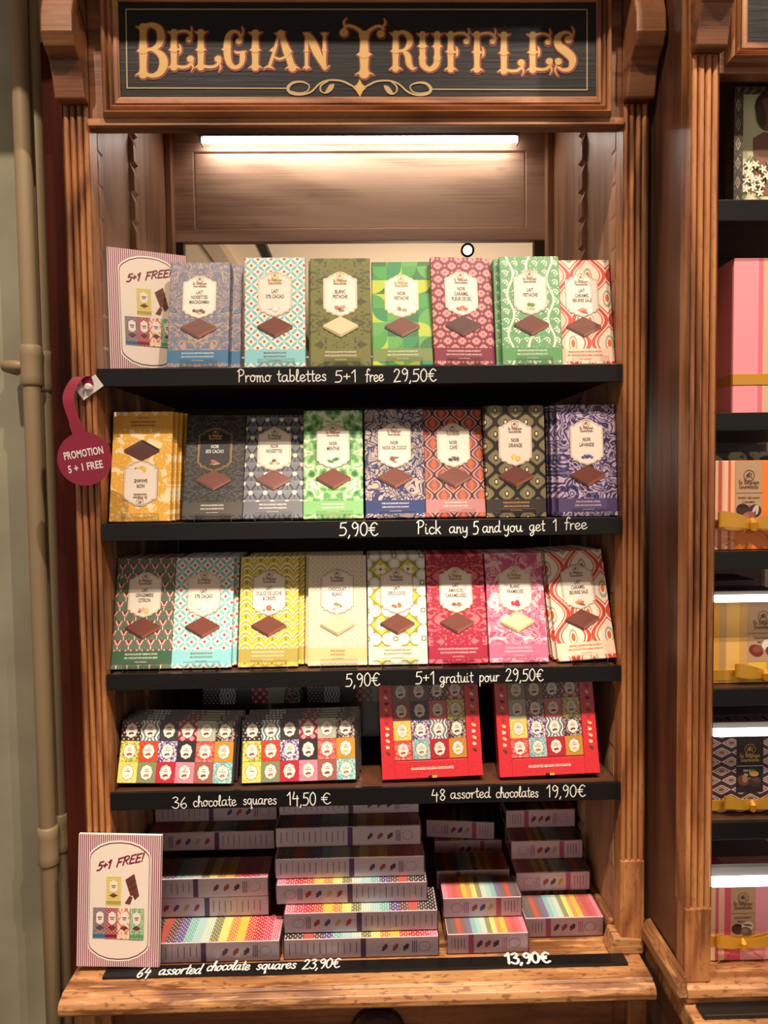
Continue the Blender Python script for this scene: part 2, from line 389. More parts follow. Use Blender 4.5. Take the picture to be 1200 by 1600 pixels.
CREAM = plain('cream_print', (236, 220, 204), .45)
GOLD = plain('gold_foil', (206, 168, 96), .3, metal=.75)
DARKINK = plain('dark_ink', (58, 44, 40), .5)
ALU = plain('grey_aluminium', (150, 150, 148), .4, metal=.6)
LED = plain('led_diffuser', (255, 255, 255), .4, emit=(255, 247, 236), es=19.0)
LEDW = plain('shelf_led_diffuser', (255, 255, 255), .4, emit=(255, 246, 232), es=5.0)

# ------------------------------------------------------------------ shop shell
def pbox(name, x0, x1, y0, y1, z0, z1, mat, parent=None, bevel=0.0):
    return MB().box(x0, x1, y0, y1, z0, z1, mat).build(name, parent, bevel=bevel)
def wallfn(u, v):
    return mix((168, 162, 138), (150, 143, 119), noise(u, v, 9.0, 4.0, .3).gt(.5, .35))
M_WALL = uvmat('old_cream_wall_paint', wallfn, .6, 0, 'Object')
struct(pbox('wall_left', -2.6, -.476, .10, .16, 0, 3.4, M_WALL))
struct(pbox('wall_back', -6, 6, 8.0, 8.1, 0, 3.0, M_WALL))
struct(pbox('floor', -6, 6, -5.0, 8.0, -.05, 0, wood('floor_boards', (120, 84, 56), (100, 68, 44), (60, 38, 24), 'X', .4)))
CEIL = plain('beige_ceiling_paint', (232, 212, 184), .8)
struct(pbox('ceiling', -6, 6, .6, 8.0, 3.02, 3.08, CEIL)); struct(pbox('ceiling_front', -6, 6, -5.0, .6, 3.40, 3.46, CEIL))
for k, (x, wd_) in enumerate(((-.92, .05), (1.9, .06))):
    struct(pbox('trim_%d' % (k+1), x-wd_, x+wd_, 1.0, 8.0, 2.95, 3.019, plain('ceiling_beam_paint', (206, 184, 152), .7)))
struct(pbox('trim_3', -.66, -.61, 3.2, 8.0, 2.985, 3.0195, plain('dark_ceiling_track', (30, 28, 26), .5)))
struct(pbox('trim_4', 1.35, 1.40, 3.2, 8.0, 2.985, 3.0195, plain('dark_ceiling_track', (30, 28, 26), .5)))
def track_lamp(p, t, label, zc=3.3995):
    o = empty('track_spotlight', p)
    d = (Vector(t)-Vector(p)).normalized()
    a = Vector((0, 0, 0)) - d*.10; b = Vector((0, 0, 0)) - d*.012
    MB().tube([tuple(a), tuple(a*.4+b*.6), tuple(b)], [.03, .036, .04], BLACK, cap=True).build('lamp_head', o, smooth=False)
    MB().tube([tuple(b*1.02), tuple(b*.98)], .026, plain('lit_lamp_lens', (255, 255, 255), .3, emit=(255, 236, 205), es=6.0)).build('lens', o)
    MB().tube([tuple(a*.6), (a.x*.6, a.y*.6, zc-p[2])], .008, BLACK).build('stem', o)
    return tag(o, label, 'spotlight')
track_lamp(SPOTS[0][0], SPOTS[0][1], 'black track spotlight on the ceiling aimed at the sign')
track_lamp(SPOTS[2][0], SPOTS[2][1], 'unseen black track spotlight added to brighten the ledge')
track_lamp(SPOTS[3][0], SPOTS[3][1], 'unseen black track spotlight added to brighten the gift boxes')
track_lamp(SPOTS[1][0], SPOTS[1][1], 'black track spotlight on the ceiling aimed at the post between the cabinets')

lp_ = at(731, 391, 3.2); track_lamp(tuple(lp_), (lp_.x-.05, .5, 1.9), 'lit spotlight hanging in the room seen above the maroon flowered bar', 3.0195)
bl_ = bpy.data.lights.new('room_fill', 'POINT'); bl_.energy = 95; bl_.color = WARM; bl_.shadow_soft_size = .25  # unseen fill light added to brighten the room beyond the open back
bo_ = bpy.data.objects.new('room_fill', bl_); COL.objects.link(bo_); bo_.location = (.4, 4.4, 1.7)

# pipes on the wall
PIPE = plain('beige_pipe_paint', (152, 130, 98), .5, coat=.1)
def pipe(x, y, r, zc, label, low):
    o = empty('wall_pipe', (x, y, 0))
    MB().tube([(0, 0, .02), (0, 0, 1.2), (0, 0, 2.2), (0, 0, 2.75)], r, PIPE, n=20).build('pipe', o, smooth=False)
    for z in zc:
        MB().tube([(0, 0, z-.030), (0, 0, z-.026), (0, 0, z-.014), (0, 0, z+.014), (0, 0, z+.026), (0, 0, z+.030)], [r*1.02, r*1.28, r*1.18, r*1.18, r*1.28, r*1.02], PIPE, n=20).build('collar', o)
    if low:
        MB().tube([(-.0, .0, zc[0]), (-.035, .0, zc[0]), (-.035, .03, zc[0])], .009, PIPE, n=12).build('wall_clip', o)
    for c in o.children: c.data.polygons.foreach_set('use_smooth', [True]*len(c.data.polygons))
    return tag(o, label, 'pipe')
pA = at(34, 170, .050); pB = at(56, 170, .070)
zA = at(50, 573, .055).z; zA2 = at(80, 1318, .055).z
pipe(pA.x, .050, .0120, (zA, zA2), 'thicker beige painted pipe running up the wall, nearer the wall corner', True)
pipe(pB.x, .070, .0098, (zA-.006, zA2+.01), 'thinner beige painted pipe between its thicker twin and the dark red board', False)

# ------------------------------------------------------------------ tall display cabinet
XL, XLI, XRI, XR, DEP = -.400, -.3644, .3652, .400, .417
ZT = 2.0555                     # foot of the corbels
LZ = at(570, 1498, .004).z      # top of the ledge
Z_S = [(1.6772, 1.7014), (1.4637, 1.4871), (1.2532, 1.2752), (1.0809, 1.1056)]
cab = empty('display_cabinet', (0, 0, 0))
tag(cab, 'tall pine shop cabinet with fluted posts holding the chocolate bars', 'cabinet')
def fluted(x0, x1, y, d, z0, z1, zb, mat, base, parent, n=4):
    """upright with n half-round reeds down its face and a plain block at the foot"""
    wd = x1-x0; pts = [(x1, y+d), (x0, y+d), (x0, y+.002)]
    rw = wd/n
    for i in range(n):
        cx = x0+rw*(i+.5)
        pts.append((x0+rw*i+.0004, y+.0062))
        for k in range(1, 8):
            a = math.pi*k/8; pts.append((cx-rw*.46*math.cos(a), y+.0055-.0055*math.sin(a)))
        pts.append((x0+rw*(i+1)-.0004, y+.0062))
    pts.append((x1, y+.002))
    pts = pts[::-1]
    o = MB().prism(pts[::-1], zb, z1, mat).build('pilaster', parent)
    m = MB().box(x0, x1, y-.0005, y+d, z0, zb+.0004, base)
    m.build('pilaster_foot', parent, bevel=.002)
    return o
zfl = at(985, 1345, 0).z
fluted(XL, XLI, 0, .03, LZ+.0005, ZT, zfl, W_POST, W_BASE, cab)
fluted(XRI, XR, 0, .03, LZ+.0005, ZT, zfl, W_POST, W_BASE, cab)
CORB = [(0, 0), (-.016, 0), (-.024, .030), (-.030, .042), (-.046, .052), (-.054, .066), (-.053, .090), (-.046, .112), (-.046, .130), (-.058, .160), (-.082, .195), (-.128, .220), (-.160, .240), (-.160, .2722), (0, .2722)]
def corbel(x0, x1, y, z, parent, label=None):
    p = [(y+a, z+b) for a, b in CORB]
    sm = []
    for i in range(len(p)):
        sm.append(p[i])
    o = MB().prism(p, x0, x1, W_HEAD, 'X').build('corbel', parent, bevel=.0025)
    return o
corbel(XL-.003, XLI+.002, .001, ZT+.0005, cab); corbel(XRI-.002, XR+.003, .001, ZT+.0005, cab)
pbox('post_head', XL, XLI, .002, .03, ZT, 2.40, W_POST, cab); pbox('post_head', XRI, XR, .002, .03, ZT, 2.40, W_POST, cab)
pbox('header_board', XLI+.0003, XRI-.0003, .004, .024, 2.028, 2.40, W_HEAD, cab, .0015)
# stepped moulding round the sign
SX0, SX1 = at(187, 90, 0).x, at(931, 90, 0).x
SZ0, SZ1 = at(560, 152, 0).z, at(560, 4, 0).z
MX0, MX1, MZ0 = at(157, 100, -.01).x, at(957, 100, -.01).x, at(560, 181, -.01).z
def mould(steps, mats, parent, sx0, sx1, sz0, sz1, mx0, mx1, mz0, yb, name='sign_moulding'):
    """mitred frame on three visible sides and the top; steps: (fraction outwards, projection)"""
    dl, dr, db = sx0-mx0, mx1-sx1, sz0-mz0; dt = db
    prof = []
    m = MB()
    rings = []
    for f, yy in steps:
        rings.append([(sx0-dl*f, yb-yy, sz0-db*f), (sx1+dr*f, yb-yy, sz0-db*f), (sx1+dr*f, yb-yy, sz1+dt*f), (sx0-dl*f, yb-yy, sz1+dt*f)])
    for a, b in zip(rings, rings[1:]):
        for k in range(4):
            j = (k+1) % 4
            m.raw([a[k], a[j], b[j], b[k]], [(0, 3, 2, 1)], mats[k % 2])
    return m.build(name, parent)
STEPS = [(0, 0), (0, .006), (.10, .008), (.30, .008), (.34, .004), (.40, .004), (.44, .010), (.52, .013), (.60, .010), (.64, .006), (.70, .006), (.74, .014), (.84, .018), (.94, .015), (1.0, .009), (1.0, 0)]
mould(STEPS, (W_MOLD, W_MOLDZ), cab, SX0, SX1, SZ0, SZ1, MX0, MX1, MZ0, .0045)
pbox('header_lip', XLI+.0003, XRI-.0003, -.004, .0045, 2.0265, 2.036, W_MOLD, cab, .001)
pbox('cornice', XL-.32, .395, -.186, .03, 2.328, 2.40, W_HEAD, cab, .004)  # out of view; depth and left overrun set to shade the sign and wall
# inside
pbox('side_panel', XLI-.010, XLI-.0025, .031, DEP, LZ+.0005, 2.26, W_SIDE, cab); pbox('side_panel', XRI+.0025, XRI+.010, .031, DEP, LZ+.0005, 2.26, W_SIDE, cab)
pbox('outer_side_board', at(70, 170, .04).x, XL-.001, .032, .052, .10, at(85, 72, .04).z, W_MAHOG, cab)
pbox('inner_top', XLI, XRI, .025, DEP+.01, 2.225, 2.245, W_DARK, cab)
zb0 = at(560, 378, DEP).z; zp0, zp1 = at(560, 358, DEP).z, at(560, 238, DEP).z
xp0, xp1 = at(304, 300, DEP).x, at(821, 300, DEP).x
pbox('back_rail', XLI-.0024, XRI+.0024, DEP-.006, DEP+.012, zb0, zp0, W_BACK, cab, .001)
pbox('back_rail', XLI-.0024, XRI+.0024, DEP-.006, DEP+.012, zp1, 2.24, W_BACK, cab, .001)
pbox('back_stile', XLI-.0024, xp0, DEP-.006, DEP+.012, zp0, zp1, W_BACK, cab, .001)
pbox('back_stile', xp1, XRI+.0024, DEP-.006, DEP+.012, zp0, zp1, W_BACK, cab, .001)
pbox('back_panel', xp0+.002, xp1-.002, DEP-.002, DEP+.008, zp0+.002, zp1-.002, W_BACK, cab, .002)
xm0, xm1 = at(288, 395, DEP).x, at(834, 395, DEP).x
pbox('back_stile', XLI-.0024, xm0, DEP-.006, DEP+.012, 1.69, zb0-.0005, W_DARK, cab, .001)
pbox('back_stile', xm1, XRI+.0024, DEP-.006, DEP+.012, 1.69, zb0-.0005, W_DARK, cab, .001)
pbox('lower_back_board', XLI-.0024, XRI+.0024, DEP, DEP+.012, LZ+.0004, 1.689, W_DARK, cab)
# saw-toothed racks the shelves hang on
def rack(xw, s, y0, y1, tip=.0062):
    n0, n1 = LZ+.02, 2.20; pitch = .0455; pts = [(xw, n0)]; z = n0
    while z + pitch < n1:
        pts += [(xw + s*tip, z+.003), (xw + s*tip, z+pitch*.62), (xw + s*.001, z+pitch*.98)]; z += pitch
    pts += [(xw, z)]
    m = MB().prism(pts if s < 0 else pts, y0, y1, W_SIDE, 'Y'); return m.build('shelf_rack', cab)
for y0, y1 in ((.034, .052), (.178, .200)):
    tp = .0022 if y0 < .1 else .0075; rack(XLI-.0024, 1, y0, y1, tp); rack(XRI+.0024, -1, y0, y1, tp)
pbox('corner_bead', XLI-.0024, XLI+.010, DEP-.03, DEP-.0065, 1.7035, 2.22, W_SIDE, cab, .002); pbox('corner_bead', XRI-.010, XRI+.0024, DEP-.03, DEP-.0065, 1.7035, 2.22, W_SIDE, cab, .002)

# ledge and base
print('LX1', at(1024, 1528, -.06).x, 'SIGN', SZ0, SZ1, 'LZ', LZ)
LX0, LX1 = at(92, 1552, -.06).x, at(1024, 1528, -.06).x
LYF = atz(560, 1543, LZ).y
def ledge_profile(yb, yf, zt):
    return [(yb, zt), (yf+.016, zt), (yf+.014, zt-.0025), (yf+.010, zt-.0025), (yf+.003, zt-.006), (yf, zt-.013), (yf+.001, zt-.020), (yf+.008, zt-.027), (yf+.016, zt-.029), (yb, zt-.029)]
led = MB().prism(ledge_profile(.432, LYF-.012, LZ), LX0, LX1, W_LEDGE, 'X').build('ledge', cab, bevel=.0012)
pbox('base_front', XL-.005, .392, LYF+.034, LYF+.05, .12, LZ-.0295, W_BODY, cab)
pbox('base_post', XL-.012, XLI+.004, LYF+.022, LYF+.034, .12, LZ-.0295, W_BASE, cab, .002)
pbox('base_post', XRI+.0, .392, LYF+.022, LYF+.034, .12, LZ-.0295, W_BASE, cab, .002)
pbox('base_side', XL-.012, XL-.006, LYF+.034, .40, .12, LZ-.0295, W_BODY, cab); pbox('plinth', XL-.012, .40, LYF+.03, .40, .0006, .12, W_BODY, cab)
zd1 = LZ-.036
dr = MB().box(XLI+.02, XRI-.02, LYF+.028, LYF+.0335, zd1-.19, zd1, W_BODY)
drw = dr.build('drawer', cab, bevel=.0015)
pc = at(590, 1602, LYF+.028)
cup = []
for i in range(13):
    a = math.pi*i/12; cup.append((.0385*math.cos(a), .036*math.sin(a)))
mcup = MB()
rows = [[(pc.x + x*s_, LYF+.0279-yy, pc.z-.006 + z*s_) for x, z in cup] for s_, yy in ((1, 0), (.97, .009), (.8, .016), (.45, .019))]
vv = [q for r_ in rows for q in r_]
ff = [(i*13+k, i*13+k+1, (i+1)*13+k+1, (i+1)*13+k) for i in range(3) for k in range(12)]
mcup.raw(vv, ff, plain('dark_bronze', (58, 40, 28), .4, metal=.6)).build('cup_handle', drw)
# inner foot strips on the ledge
pbox('inner_skirting', XRI-.0075, XRI+.0022, .032, .40, LZ+.0004, LZ+.032, W_LEDGEY, cab, .004)
pbox('inner_skirting', XLI-.0022, XLI+.0075, .032, .40, LZ+.0004, LZ+.032, W_LEDGEY, cab, .004)
MB().prism([(XRI-.017, LZ+.0004), (XR-.002, LZ+.0004), (XR-.004, LZ+.022), (XRI-.010, LZ+.026)], -.0030, .031, W_LEDGE, 'Y').build('foot_block', cab, bevel=.002)

# ------------------------------------------------------------------ shop sign
sign = empty('shop_sign', ((SX0+SX1)/2, 0, SZ0)); SY = .0005
tag(sign, 'black painted board with gold western lettering in the moulded frame at the cabinet top', 'sign')
M_SIGN, nt_, b_ = newmat('black_painted_board')
b_.inputs['Base Color'].default_value = lin((27, 26, 26)); b_.inputs['Roughness'].default_value = .5; b_.inputs['Specular IOR Level'].default_value = .22
t_ = nt_.nodes.new('ShaderNodeTexCoord'); s_ = nt_.nodes.new('ShaderNodeMapping'); s_.inputs['Scale'].default_value = (5, 5, 130)
n_ = nt_.nodes.new('ShaderNodeTexNoise'); n_.inputs['Scale'].default_value = 1.6; n_.inputs['Detail'].default_value = 3; n_.inputs['Distortion'].default_value = .6
nt_.links.new(t_.outputs['Object'], s_.inputs[0]); nt_.links.new(s_.outputs[0], n_.inputs['Vector'])
k_ = nt_.nodes.new('ShaderNodeBump'); k_.inputs['Strength'].default_value = .35; k_.inputs['Distance'].default_value = .0015
nt_.links.new(n_.outputs[0], k_.inputs['Height']); nt_.links.new(k_.outputs[0], b_.inputs['Normal'])
ox, oz = sign.location.x, sign.location.z
MB().box(SX0-ox+.0005, SX1-ox-.0005, SY, .0036, .0005, SZ1-SZ0-.0005, M_SIGN).build('board', sign)
GL_F = plain('gold_leaf', (192, 150, 76), .5)
GL_D = plain('dull_gold_line', (170, 140, 92), .5)
REDL = plain('red_letter_edge', (126, 44, 28), .6)
mg, mr, mo = MB(), MB(), MB()
def sp(px, py):
    q = at(px, py, SY); return (q.x-ox, q.z-oz)
PXM = (at(600, 80, SY) - at(500, 80, SY)).length/100
def st(pts, k=6):
    """gold stroke (px, py, width) with its red edge"""
    p = smooth_pts(pts, k) if len(pts) > 2 else pts
    P = [sp(a[0], a[1]) for a in p]
    mg.ribbon(P, [max(a[2], .8)*PXM for a in p], SY-.0008, GL_F)
    P2 = [sp(a[0]+.7, a[1]+.7) for a in p]
    mr.ribbon(P2, [(max(a[2], .8)+4.4)*PXM for a in p], SY-.0004, REDL)
def poly(pts):
    mg.lay = getattr(mg, 'lay', 0)+1; mg.flat([sp(*p) for p in pts], SY-.0011-(mg.lay % 12)*2.5e-5, GL_F)
    cx = sum(p[0] for p in pts)/len(pts); cy = sum(p[1] for p in pts)/len(pts)
    q = []
    for p in pts:
        d = math.hypot(p[0]-cx, p[1]-cy) or 1; q.append((p[0]+(p[0]-cx)/d*2.5+.5, p[1]+(p[1]-cy)/d*2.5+.5))
    mr.flat([sp(*p) for p in q], SY-.0004, REDL)
def stem(x, y0, y1, wd, x2=None, spur=True, top=True, bot=True):
    x2 = x if x2 is None else x2; L = y1-y0; g = lambda t: x+(x2-x)*t
    st([(g(0), y0+1, wd*1.15), (g(.10), y0+L*.10, wd*.86), (g(.3), y0+L*.3, wd*.9), (g(.5), y0+L*.5, wd*1.05), (g(.7), y0+L*.7, wd*.9), (g(.9), y1-L*.10, wd*.9), (g(1), y1-1, wd*1.2)], 3)
    if top: st([(g(0)-wd*.95, y0-1.5, .8), (g(0)-wd*.5, y0+1.5, 2.6), (g(0), y0+2, 3.5), (g(0)+wd*.5, y0+1.5, 2.6), (g(0)+wd*.95, y0-1.5, .8)], 4)
    if bot: st([(g(1)-wd*1.0, y1+1.0, .8), (g(1)-wd*.55, y1-1.5, 3), (g(1), y1-2, 4), (g(1)+wd*.55, y1-1.5, 3), (g(1)+wd*1.0, y1+1.0, .8)], 4)
    if spur:
        ym = y0+L*.5; xm = g(.5); poly([(xm-wd*.85, ym), (xm-wd*.3, ym-wd*.4), (xm+wd*.3, ym-wd*.4), (xm+wd*.85, ym), (xm+wd*.3, ym+wd*.4), (xm-wd*.3, ym+wd*.4)])
def ball(x, y, r): poly([(x+r*math.cos(2*math.pi*i/14), y+r*math.sin(2*math.pi*i/14)) for i in range(14)])
def top_curl(x, y, xe):
    st([(x, y+3, 4), (x+(xe-x)*.35, y-1, 4), (x+(xe-x)*.75, y-1, 4), (xe, y+5, 4.5), (xe-1, y+10, 5)]); ball(xe-3.5, y+11.5, 4.6)
    st([(xe-1, y+2, 3.5), (xe+1, y-3, 2), (xe-.5, y-9, .8)], 4)
def low_curl(x, y, xe):
    st([(x, y-3, 4.5), (x+(xe-x)*.4, y-.5, 4.5), (x+(xe-x)*.75, y-2, 4.5), (xe, y-9, 4.5)]); ball(xe-3, y-13, 5.4)
    st([(xe-1, y-5, 3.5), (xe+1, y, 2.4), (xe-2, y+6, .8)], 4)
def mid_arm(x, y):
    st([(x, y, 4), (x+9, y-.5, 3.4)]); st([(x+8, y-9, .8), (x+10, y-4, 3), (x+10, y+3, 3), (x+8, y+7, .8)], 4)
def L_E(x, y0, y1): stem(x, y0, y1, 10); top_curl(x, y0, x+27); low_curl(x, y1, x+29); mid_arm(x, (y0+y1)/2)
def L_F(x, y0, y1): stem(x, y0, y1, 9.5); top_curl(x, y0, x+28); mid_arm(x, (y0+y1)/2+1)
def L_L(x, y0, y1): stem(x, y0, y1, 10); low_curl(x, y1, x+30)
# B
stem(224, 43, 117, 12, bot=True); st([(224, 43, 6), (236, 39.5, 7), (248, 45, 10), (252, 58, 12), (248, 71, 9), (238, 77, 5), (228, 78, 4)]); st([(228, 78, 4), (241, 79, 6), (253, 88, 11), (256, 101, 13), (250, 114, 10), (238, 119, 6), (224, 115, 5)])
L_E(272, 51, 106); L_L(314, 51, 106)
st([(377, 62, 4.5), (373, 52, 4), (364, 50, 5), (357, 58, 9), (355, 78, 11), (358, 98, 9), (367, 106, 6), (376, 102, 6), (379, 93, 8), (379, 84, 8)]); ball(373.5, 65, 5); st([(378, 57, 3), (380, 49, 2), (378, 42, .8)], 4); st([(367, 81, 2), (372, 83, 3.6), (384, 81, 2)], 4); poly([(346, 78), (353, 73), (353, 83)])
stem(399, 52, 106, 10.5)
st([(436, 54, 4), (429, 80, 4.5), (421, 105, 5)], 3); stem(439, 53, 107, 11, 457, spur=False, top=False); st([(430, 52, 1), (436, 54, 4), (445, 50, 1)], 4); st([(412, 108, .8), (417, 105, 3), (422, 105, 3.5), (428, 108, .8)], 4); st([(426, 88, 3), (437, 93, 3.6), (450, 87, 3)], 4); poly([(421, 80), (427, 74), (428, 84)]); poly([(457, 81), (450, 73), (451, 87)])
stem(479, 53, 107, 5.5); stem(507, 53, 105, 5.5, bot=False); st([(480, 54, 5), (486, 62, 11), (496, 84, 12), (507, 106, 6)], 4); st([(504, 104, 4), (508, 109, 3), (514, 103, .8)], 4)
stem(569, 56, 116, 14, top=False); st([(569, 62, 13), (563, 50, 6), (553, 43, 4.5), (543, 41, 4), (537, 46, 4)]); ball(537.5, 52, 6.5); st([(539, 42, 3), (537, 35, 2.4), (541, 29, .8)], 4)
st([(569, 62, 13), (576, 50, 6), (586, 43, 4.5), (594, 42, 4), (599, 46, 4)]); ball(595, 54, 6.0); st([(598, 43, 3), (602, 36, 2.4), (600, 30, .8)], 4)
stem(618, 53, 108, 9.5); st([(618, 54, 5), (630, 51, 6), (639, 58, 9), (640, 68, 9), (633, 78, 5), (622, 81, 4)]); st([(630, 80, 4), (637, 88, 9), (639, 100, 9), (645, 108, 5), (650, 106, 1)])
stem(660, 54, 92, 9.5, bot=False); stem(683, 54, 92, 9.5, bot=False); st([(660, 90, 9.5), (661, 102, 9), (671, 109, 7), (681, 102, 9), (683, 90, 9.5)])
L_F(704, 54, 109); L_F(745, 54, 110); L_L(787, 55, 112); L_E(832, 55, 110)
st([(893, 62, 4), (890, 53, 3.5), (880, 52, 5), (871, 60, 10), (873, 72, 12), (885, 82, 13), (894, 93, 12), (891, 107, 7), (880, 110, 5), (872, 106, 4)]); ball(888, 63, 6); ball(872, 97, 5.5); st([(894, 57, 3), (896, 49, 2), (893, 42, .8)], 4); st([(869, 103, 3), (867, 111, 2.4), (871, 119, .8)], 4)
mr.build('letter_edging', sign); mg.build('lettering', sign)
# thin border line broken by the scroll
def ol(pts, k=7):
    p = smooth_pts(pts, k) if len(pts) > 2 else pts
    mo.ribbon([sp(a[0], a[1]) for a in p], [a[2]*PXM for a in p], SY-.0008, GL_D)
lw = 1.8
ol([(197, 15, lw), (917, 15.5, lw)]); ol([(197, 15, lw), (199, 138, lw)]); ol([(917, 15.5, lw), (917, 141, lw)]); ol([(199, 138, lw), (448, 138.5, lw)]); ol([(676, 140, lw), (917, 141, lw)])
ol([(455, 144, 3), (468, 146, 2), (480, 143, 2), (483, 134, 2), (472, 128.5, 3), (458, 130, 4), (450, 138, 5), (455, 146, 4), (470, 148.5, 3), (486, 144, 3), (500, 131, 2.6), (514, 126, 2.6), (533, 127, 3), (547, 133, 3), (556, 138, 2)])
ol([(512, 128, 2), (502, 134, 2.5), (501, 142, 2.5), (507, 146, 2), (513, 142, 7), (518, 136, 8), (521, 133, 3)])
ol([(669, 145, 3), (655, 146.5, 2), (644, 143, 2), (641, 135, 2), (652, 130, 3), (665, 131, 4), (673, 139, 5), (668, 147, 4), (652, 149, 3), (637, 144, 3), (623, 132, 2.6), (609, 127, 2.6), (590, 127.5, 3), (577, 133, 3), (568, 138, 2)])
ol([(611, 128, 2), (619, 135, 2.5), (620, 142, 2.5), (616, 147, 2), (610, 145, 7), (605, 139, 8), (601, 135, 3)])
mo.flat([sp(562, 124), sp(566, 132), sp(573, 137), sp(567, 143), sp(562.5, 152), sp(557, 143), sp(551, 137), sp(558, 132)], SY-.0009, GL_F)
mo.build('border_scroll', sign)

# ------------------------------------------------------------------ LED bar under the cabinet top
lb0, lb1 = at(316, 220, .385), at(808, 220, .385)
lamp = empty('led_light_bar', ((lb0.x+lb1.x)/2, .385, lb0.z)); hl = (lb1.x-lb0.x)/2
tag(lamp, 'slim glowing white light bar fixed above the back panel under the sign', 'light bar')
MB().box(-hl, hl, -.009, .010, .004, 2.2245-lb0.z, ALU).build('housing', lamp, bevel=.001)
prof = [(.009*math.cos(math.pi*k/8), -.0085*math.sin(math.pi*k/8)) for k in range(9)]
MB().prism([(a, b+.0038) for a, b in prof], -hl+.004, hl-.004, LED, 'X').build('diffuser', lamp)
MB().box(-hl-.003, -hl, -.010, .012, -.007, .014, ALU).build('end_cap', lamp); MB().box(hl, hl+.003, -.010, .012, -.007, .014, ALU).build('end_cap', lamp)
MB().tube([(-hl-.003, .0, .004), (-hl-.012, -.002, .008), (-hl-.014, 0, 2.224-lb0.z)], .0022, plain('white_cable', (210, 205, 200), .5), n=8).build('cable', lamp)

# ------------------------------------------------------------------ shelves with handwritten black edges
SHX0, SHX1 = XLI+.0058, XRI-.0058
def shelf(k, label, *groups):
    z0, z1 = Z_S[k]; o = empty('shelf', (0, 0, z0)); tag(o, label, 'shelf')
    h = z1-z0
    MB().box(SHX0, SHX1, .0045, .405, h-.019, h, W_DARK).build('board', o, bevel=.001)
    MB().box(XLI+.0008, XRI-.0008, -.0015, .004, .0, h+.0006, BLACKB).build('edge_strip', o, bevel=.0006)
    for nm, notes in zip(('price_writing', 'offer_writing'), groups):
        m = MB()
        for body, xa, xb, yb, unit, pen in notes:
            a, b = at(xa, yb, -.0018), at(xb, yb, -.0018)
            hand(m, body, a.x, a.z-z0, b.x, unit*.000895, -.0018, CHALK, pen)
        m.build(nm, o)
    return o
E_ = '\u20ac'
shelf(0, 'top shelf of the cabinet with black edge offering the promo tablets', [('Promo tablettes', 372, 511, 596.5, 9.6, .17), ('5+1', 523, 559, 597, 9.6, .17), ('free', 571, 600, 596, 9.6, .17), ('29,50'+E_, 615, 683, 596, 10.2, .17)])
shelf(1, 'second shelf from the top with black edge inviting to pick any five', [('5,90'+E_, 530, 592, 837.5, 11, .16)], [('Pick', 652, 690, 834, 10.5, .16), ('any', 702, 732, 833, 9.5, .16), ('5', 739, 749, 835, 11, .16), ('and', 754, 783, 832, 9.5, .16), ('you', 787, 817, 831, 9.5, .16), ('get', 827, 852, 830, 9.5, .16), ('1', 864, 872, 829, 9.5, .16), ('free', 882, 918, 827, 9.5, .16)])
shelf(2, 'third shelf from the top with black edge and a French offer', [('5,90'+E_, 540, 595, 1072.5, 11, .15)], [('5+1', 649, 681, 1069, 10.6, .15), ('gratuit', 687, 740, 1067, 9.5, .15), ('pour', 749, 781, 1065, 9.5, .15), ('29,50'+E_, 790, 850, 1064.5, 10.2, .15)])
shelf(3, 'fourth shelf from the top with black edge pricing the square boxes', [('36', 269, 294, 1263, 9.5, .15), ('chocolate', 302, 370, 1260, 9, .15), ('squares', 380, 433, 1257.5, 9, .15), ('14,50', 449, 495, 1258.5, 11, .15), (E_, 502, 518, 1256, 9.5, .15)], [('48', 674, 698, 1251, 9.5, .15), ('assorted', 704, 767, 1247.5, 9, .15), ('chocolates', 775, 842, 1246.5, 9, .15), ('19,90'+E_, 854, 916, 1245.5, 10.2, .15)])

# black price strip lying on the ledge
ZS_ = LZ+.0045
s0, s1 = atz(158, 1529, ZS_), atz(980, 1501, ZS_)
b0 = atz(560, 1498.5, ZS_)
strip = empty('price_strip', ((s0.x+s1.x)/2, (s0.y+s1.y)/2, LZ+.0003))
tag(strip, 'long flat black strip lying on the ledge with two handwritten prices', 'price strip')
hw = (s1.x-s0.x)/2; yb_ = -.004 - strip.location.y; yf_ = -.001
MB().box(-hw, hw, yf_, yb_, 0, .004, BLACK).build('strip', strip, bevel=.0008)
mh = MB()
def hflat(body, xa, xb, ya, unit, pen):
    a, b = atz(xa, ya, ZS_), atz(xb, ya, ZS_)
    t = MB(); hand(t, body, a.x, 0, b.x, unit, 0, CHALK, pen, shear=.12)
    for i in range(len(t.v)):
        x, y, z = t.v[i]; t.v[i] = (x-strip.location.x, a.y + z - strip.location.y, .0043 - y)
    mh.raw(t.v, t.f, CHALK)
hflat('64', 212, 232, 1527, .0106, .2); hflat('assorted', 247, 313, 1523, .0106, .2); hflat('chocolate', 322, 389, 1517, .0106, .2); hflat('squares', 400, 462, 1515, .0106, .2); hflat('23,90'+E_, 472, 531, 1514, .0106, .2)
mh.build('offer_writing', strip); mh = MB()
hflat('13,90'+E_, 790, 862, 1506, .0118, .32)
mh.build('price_writing', strip)

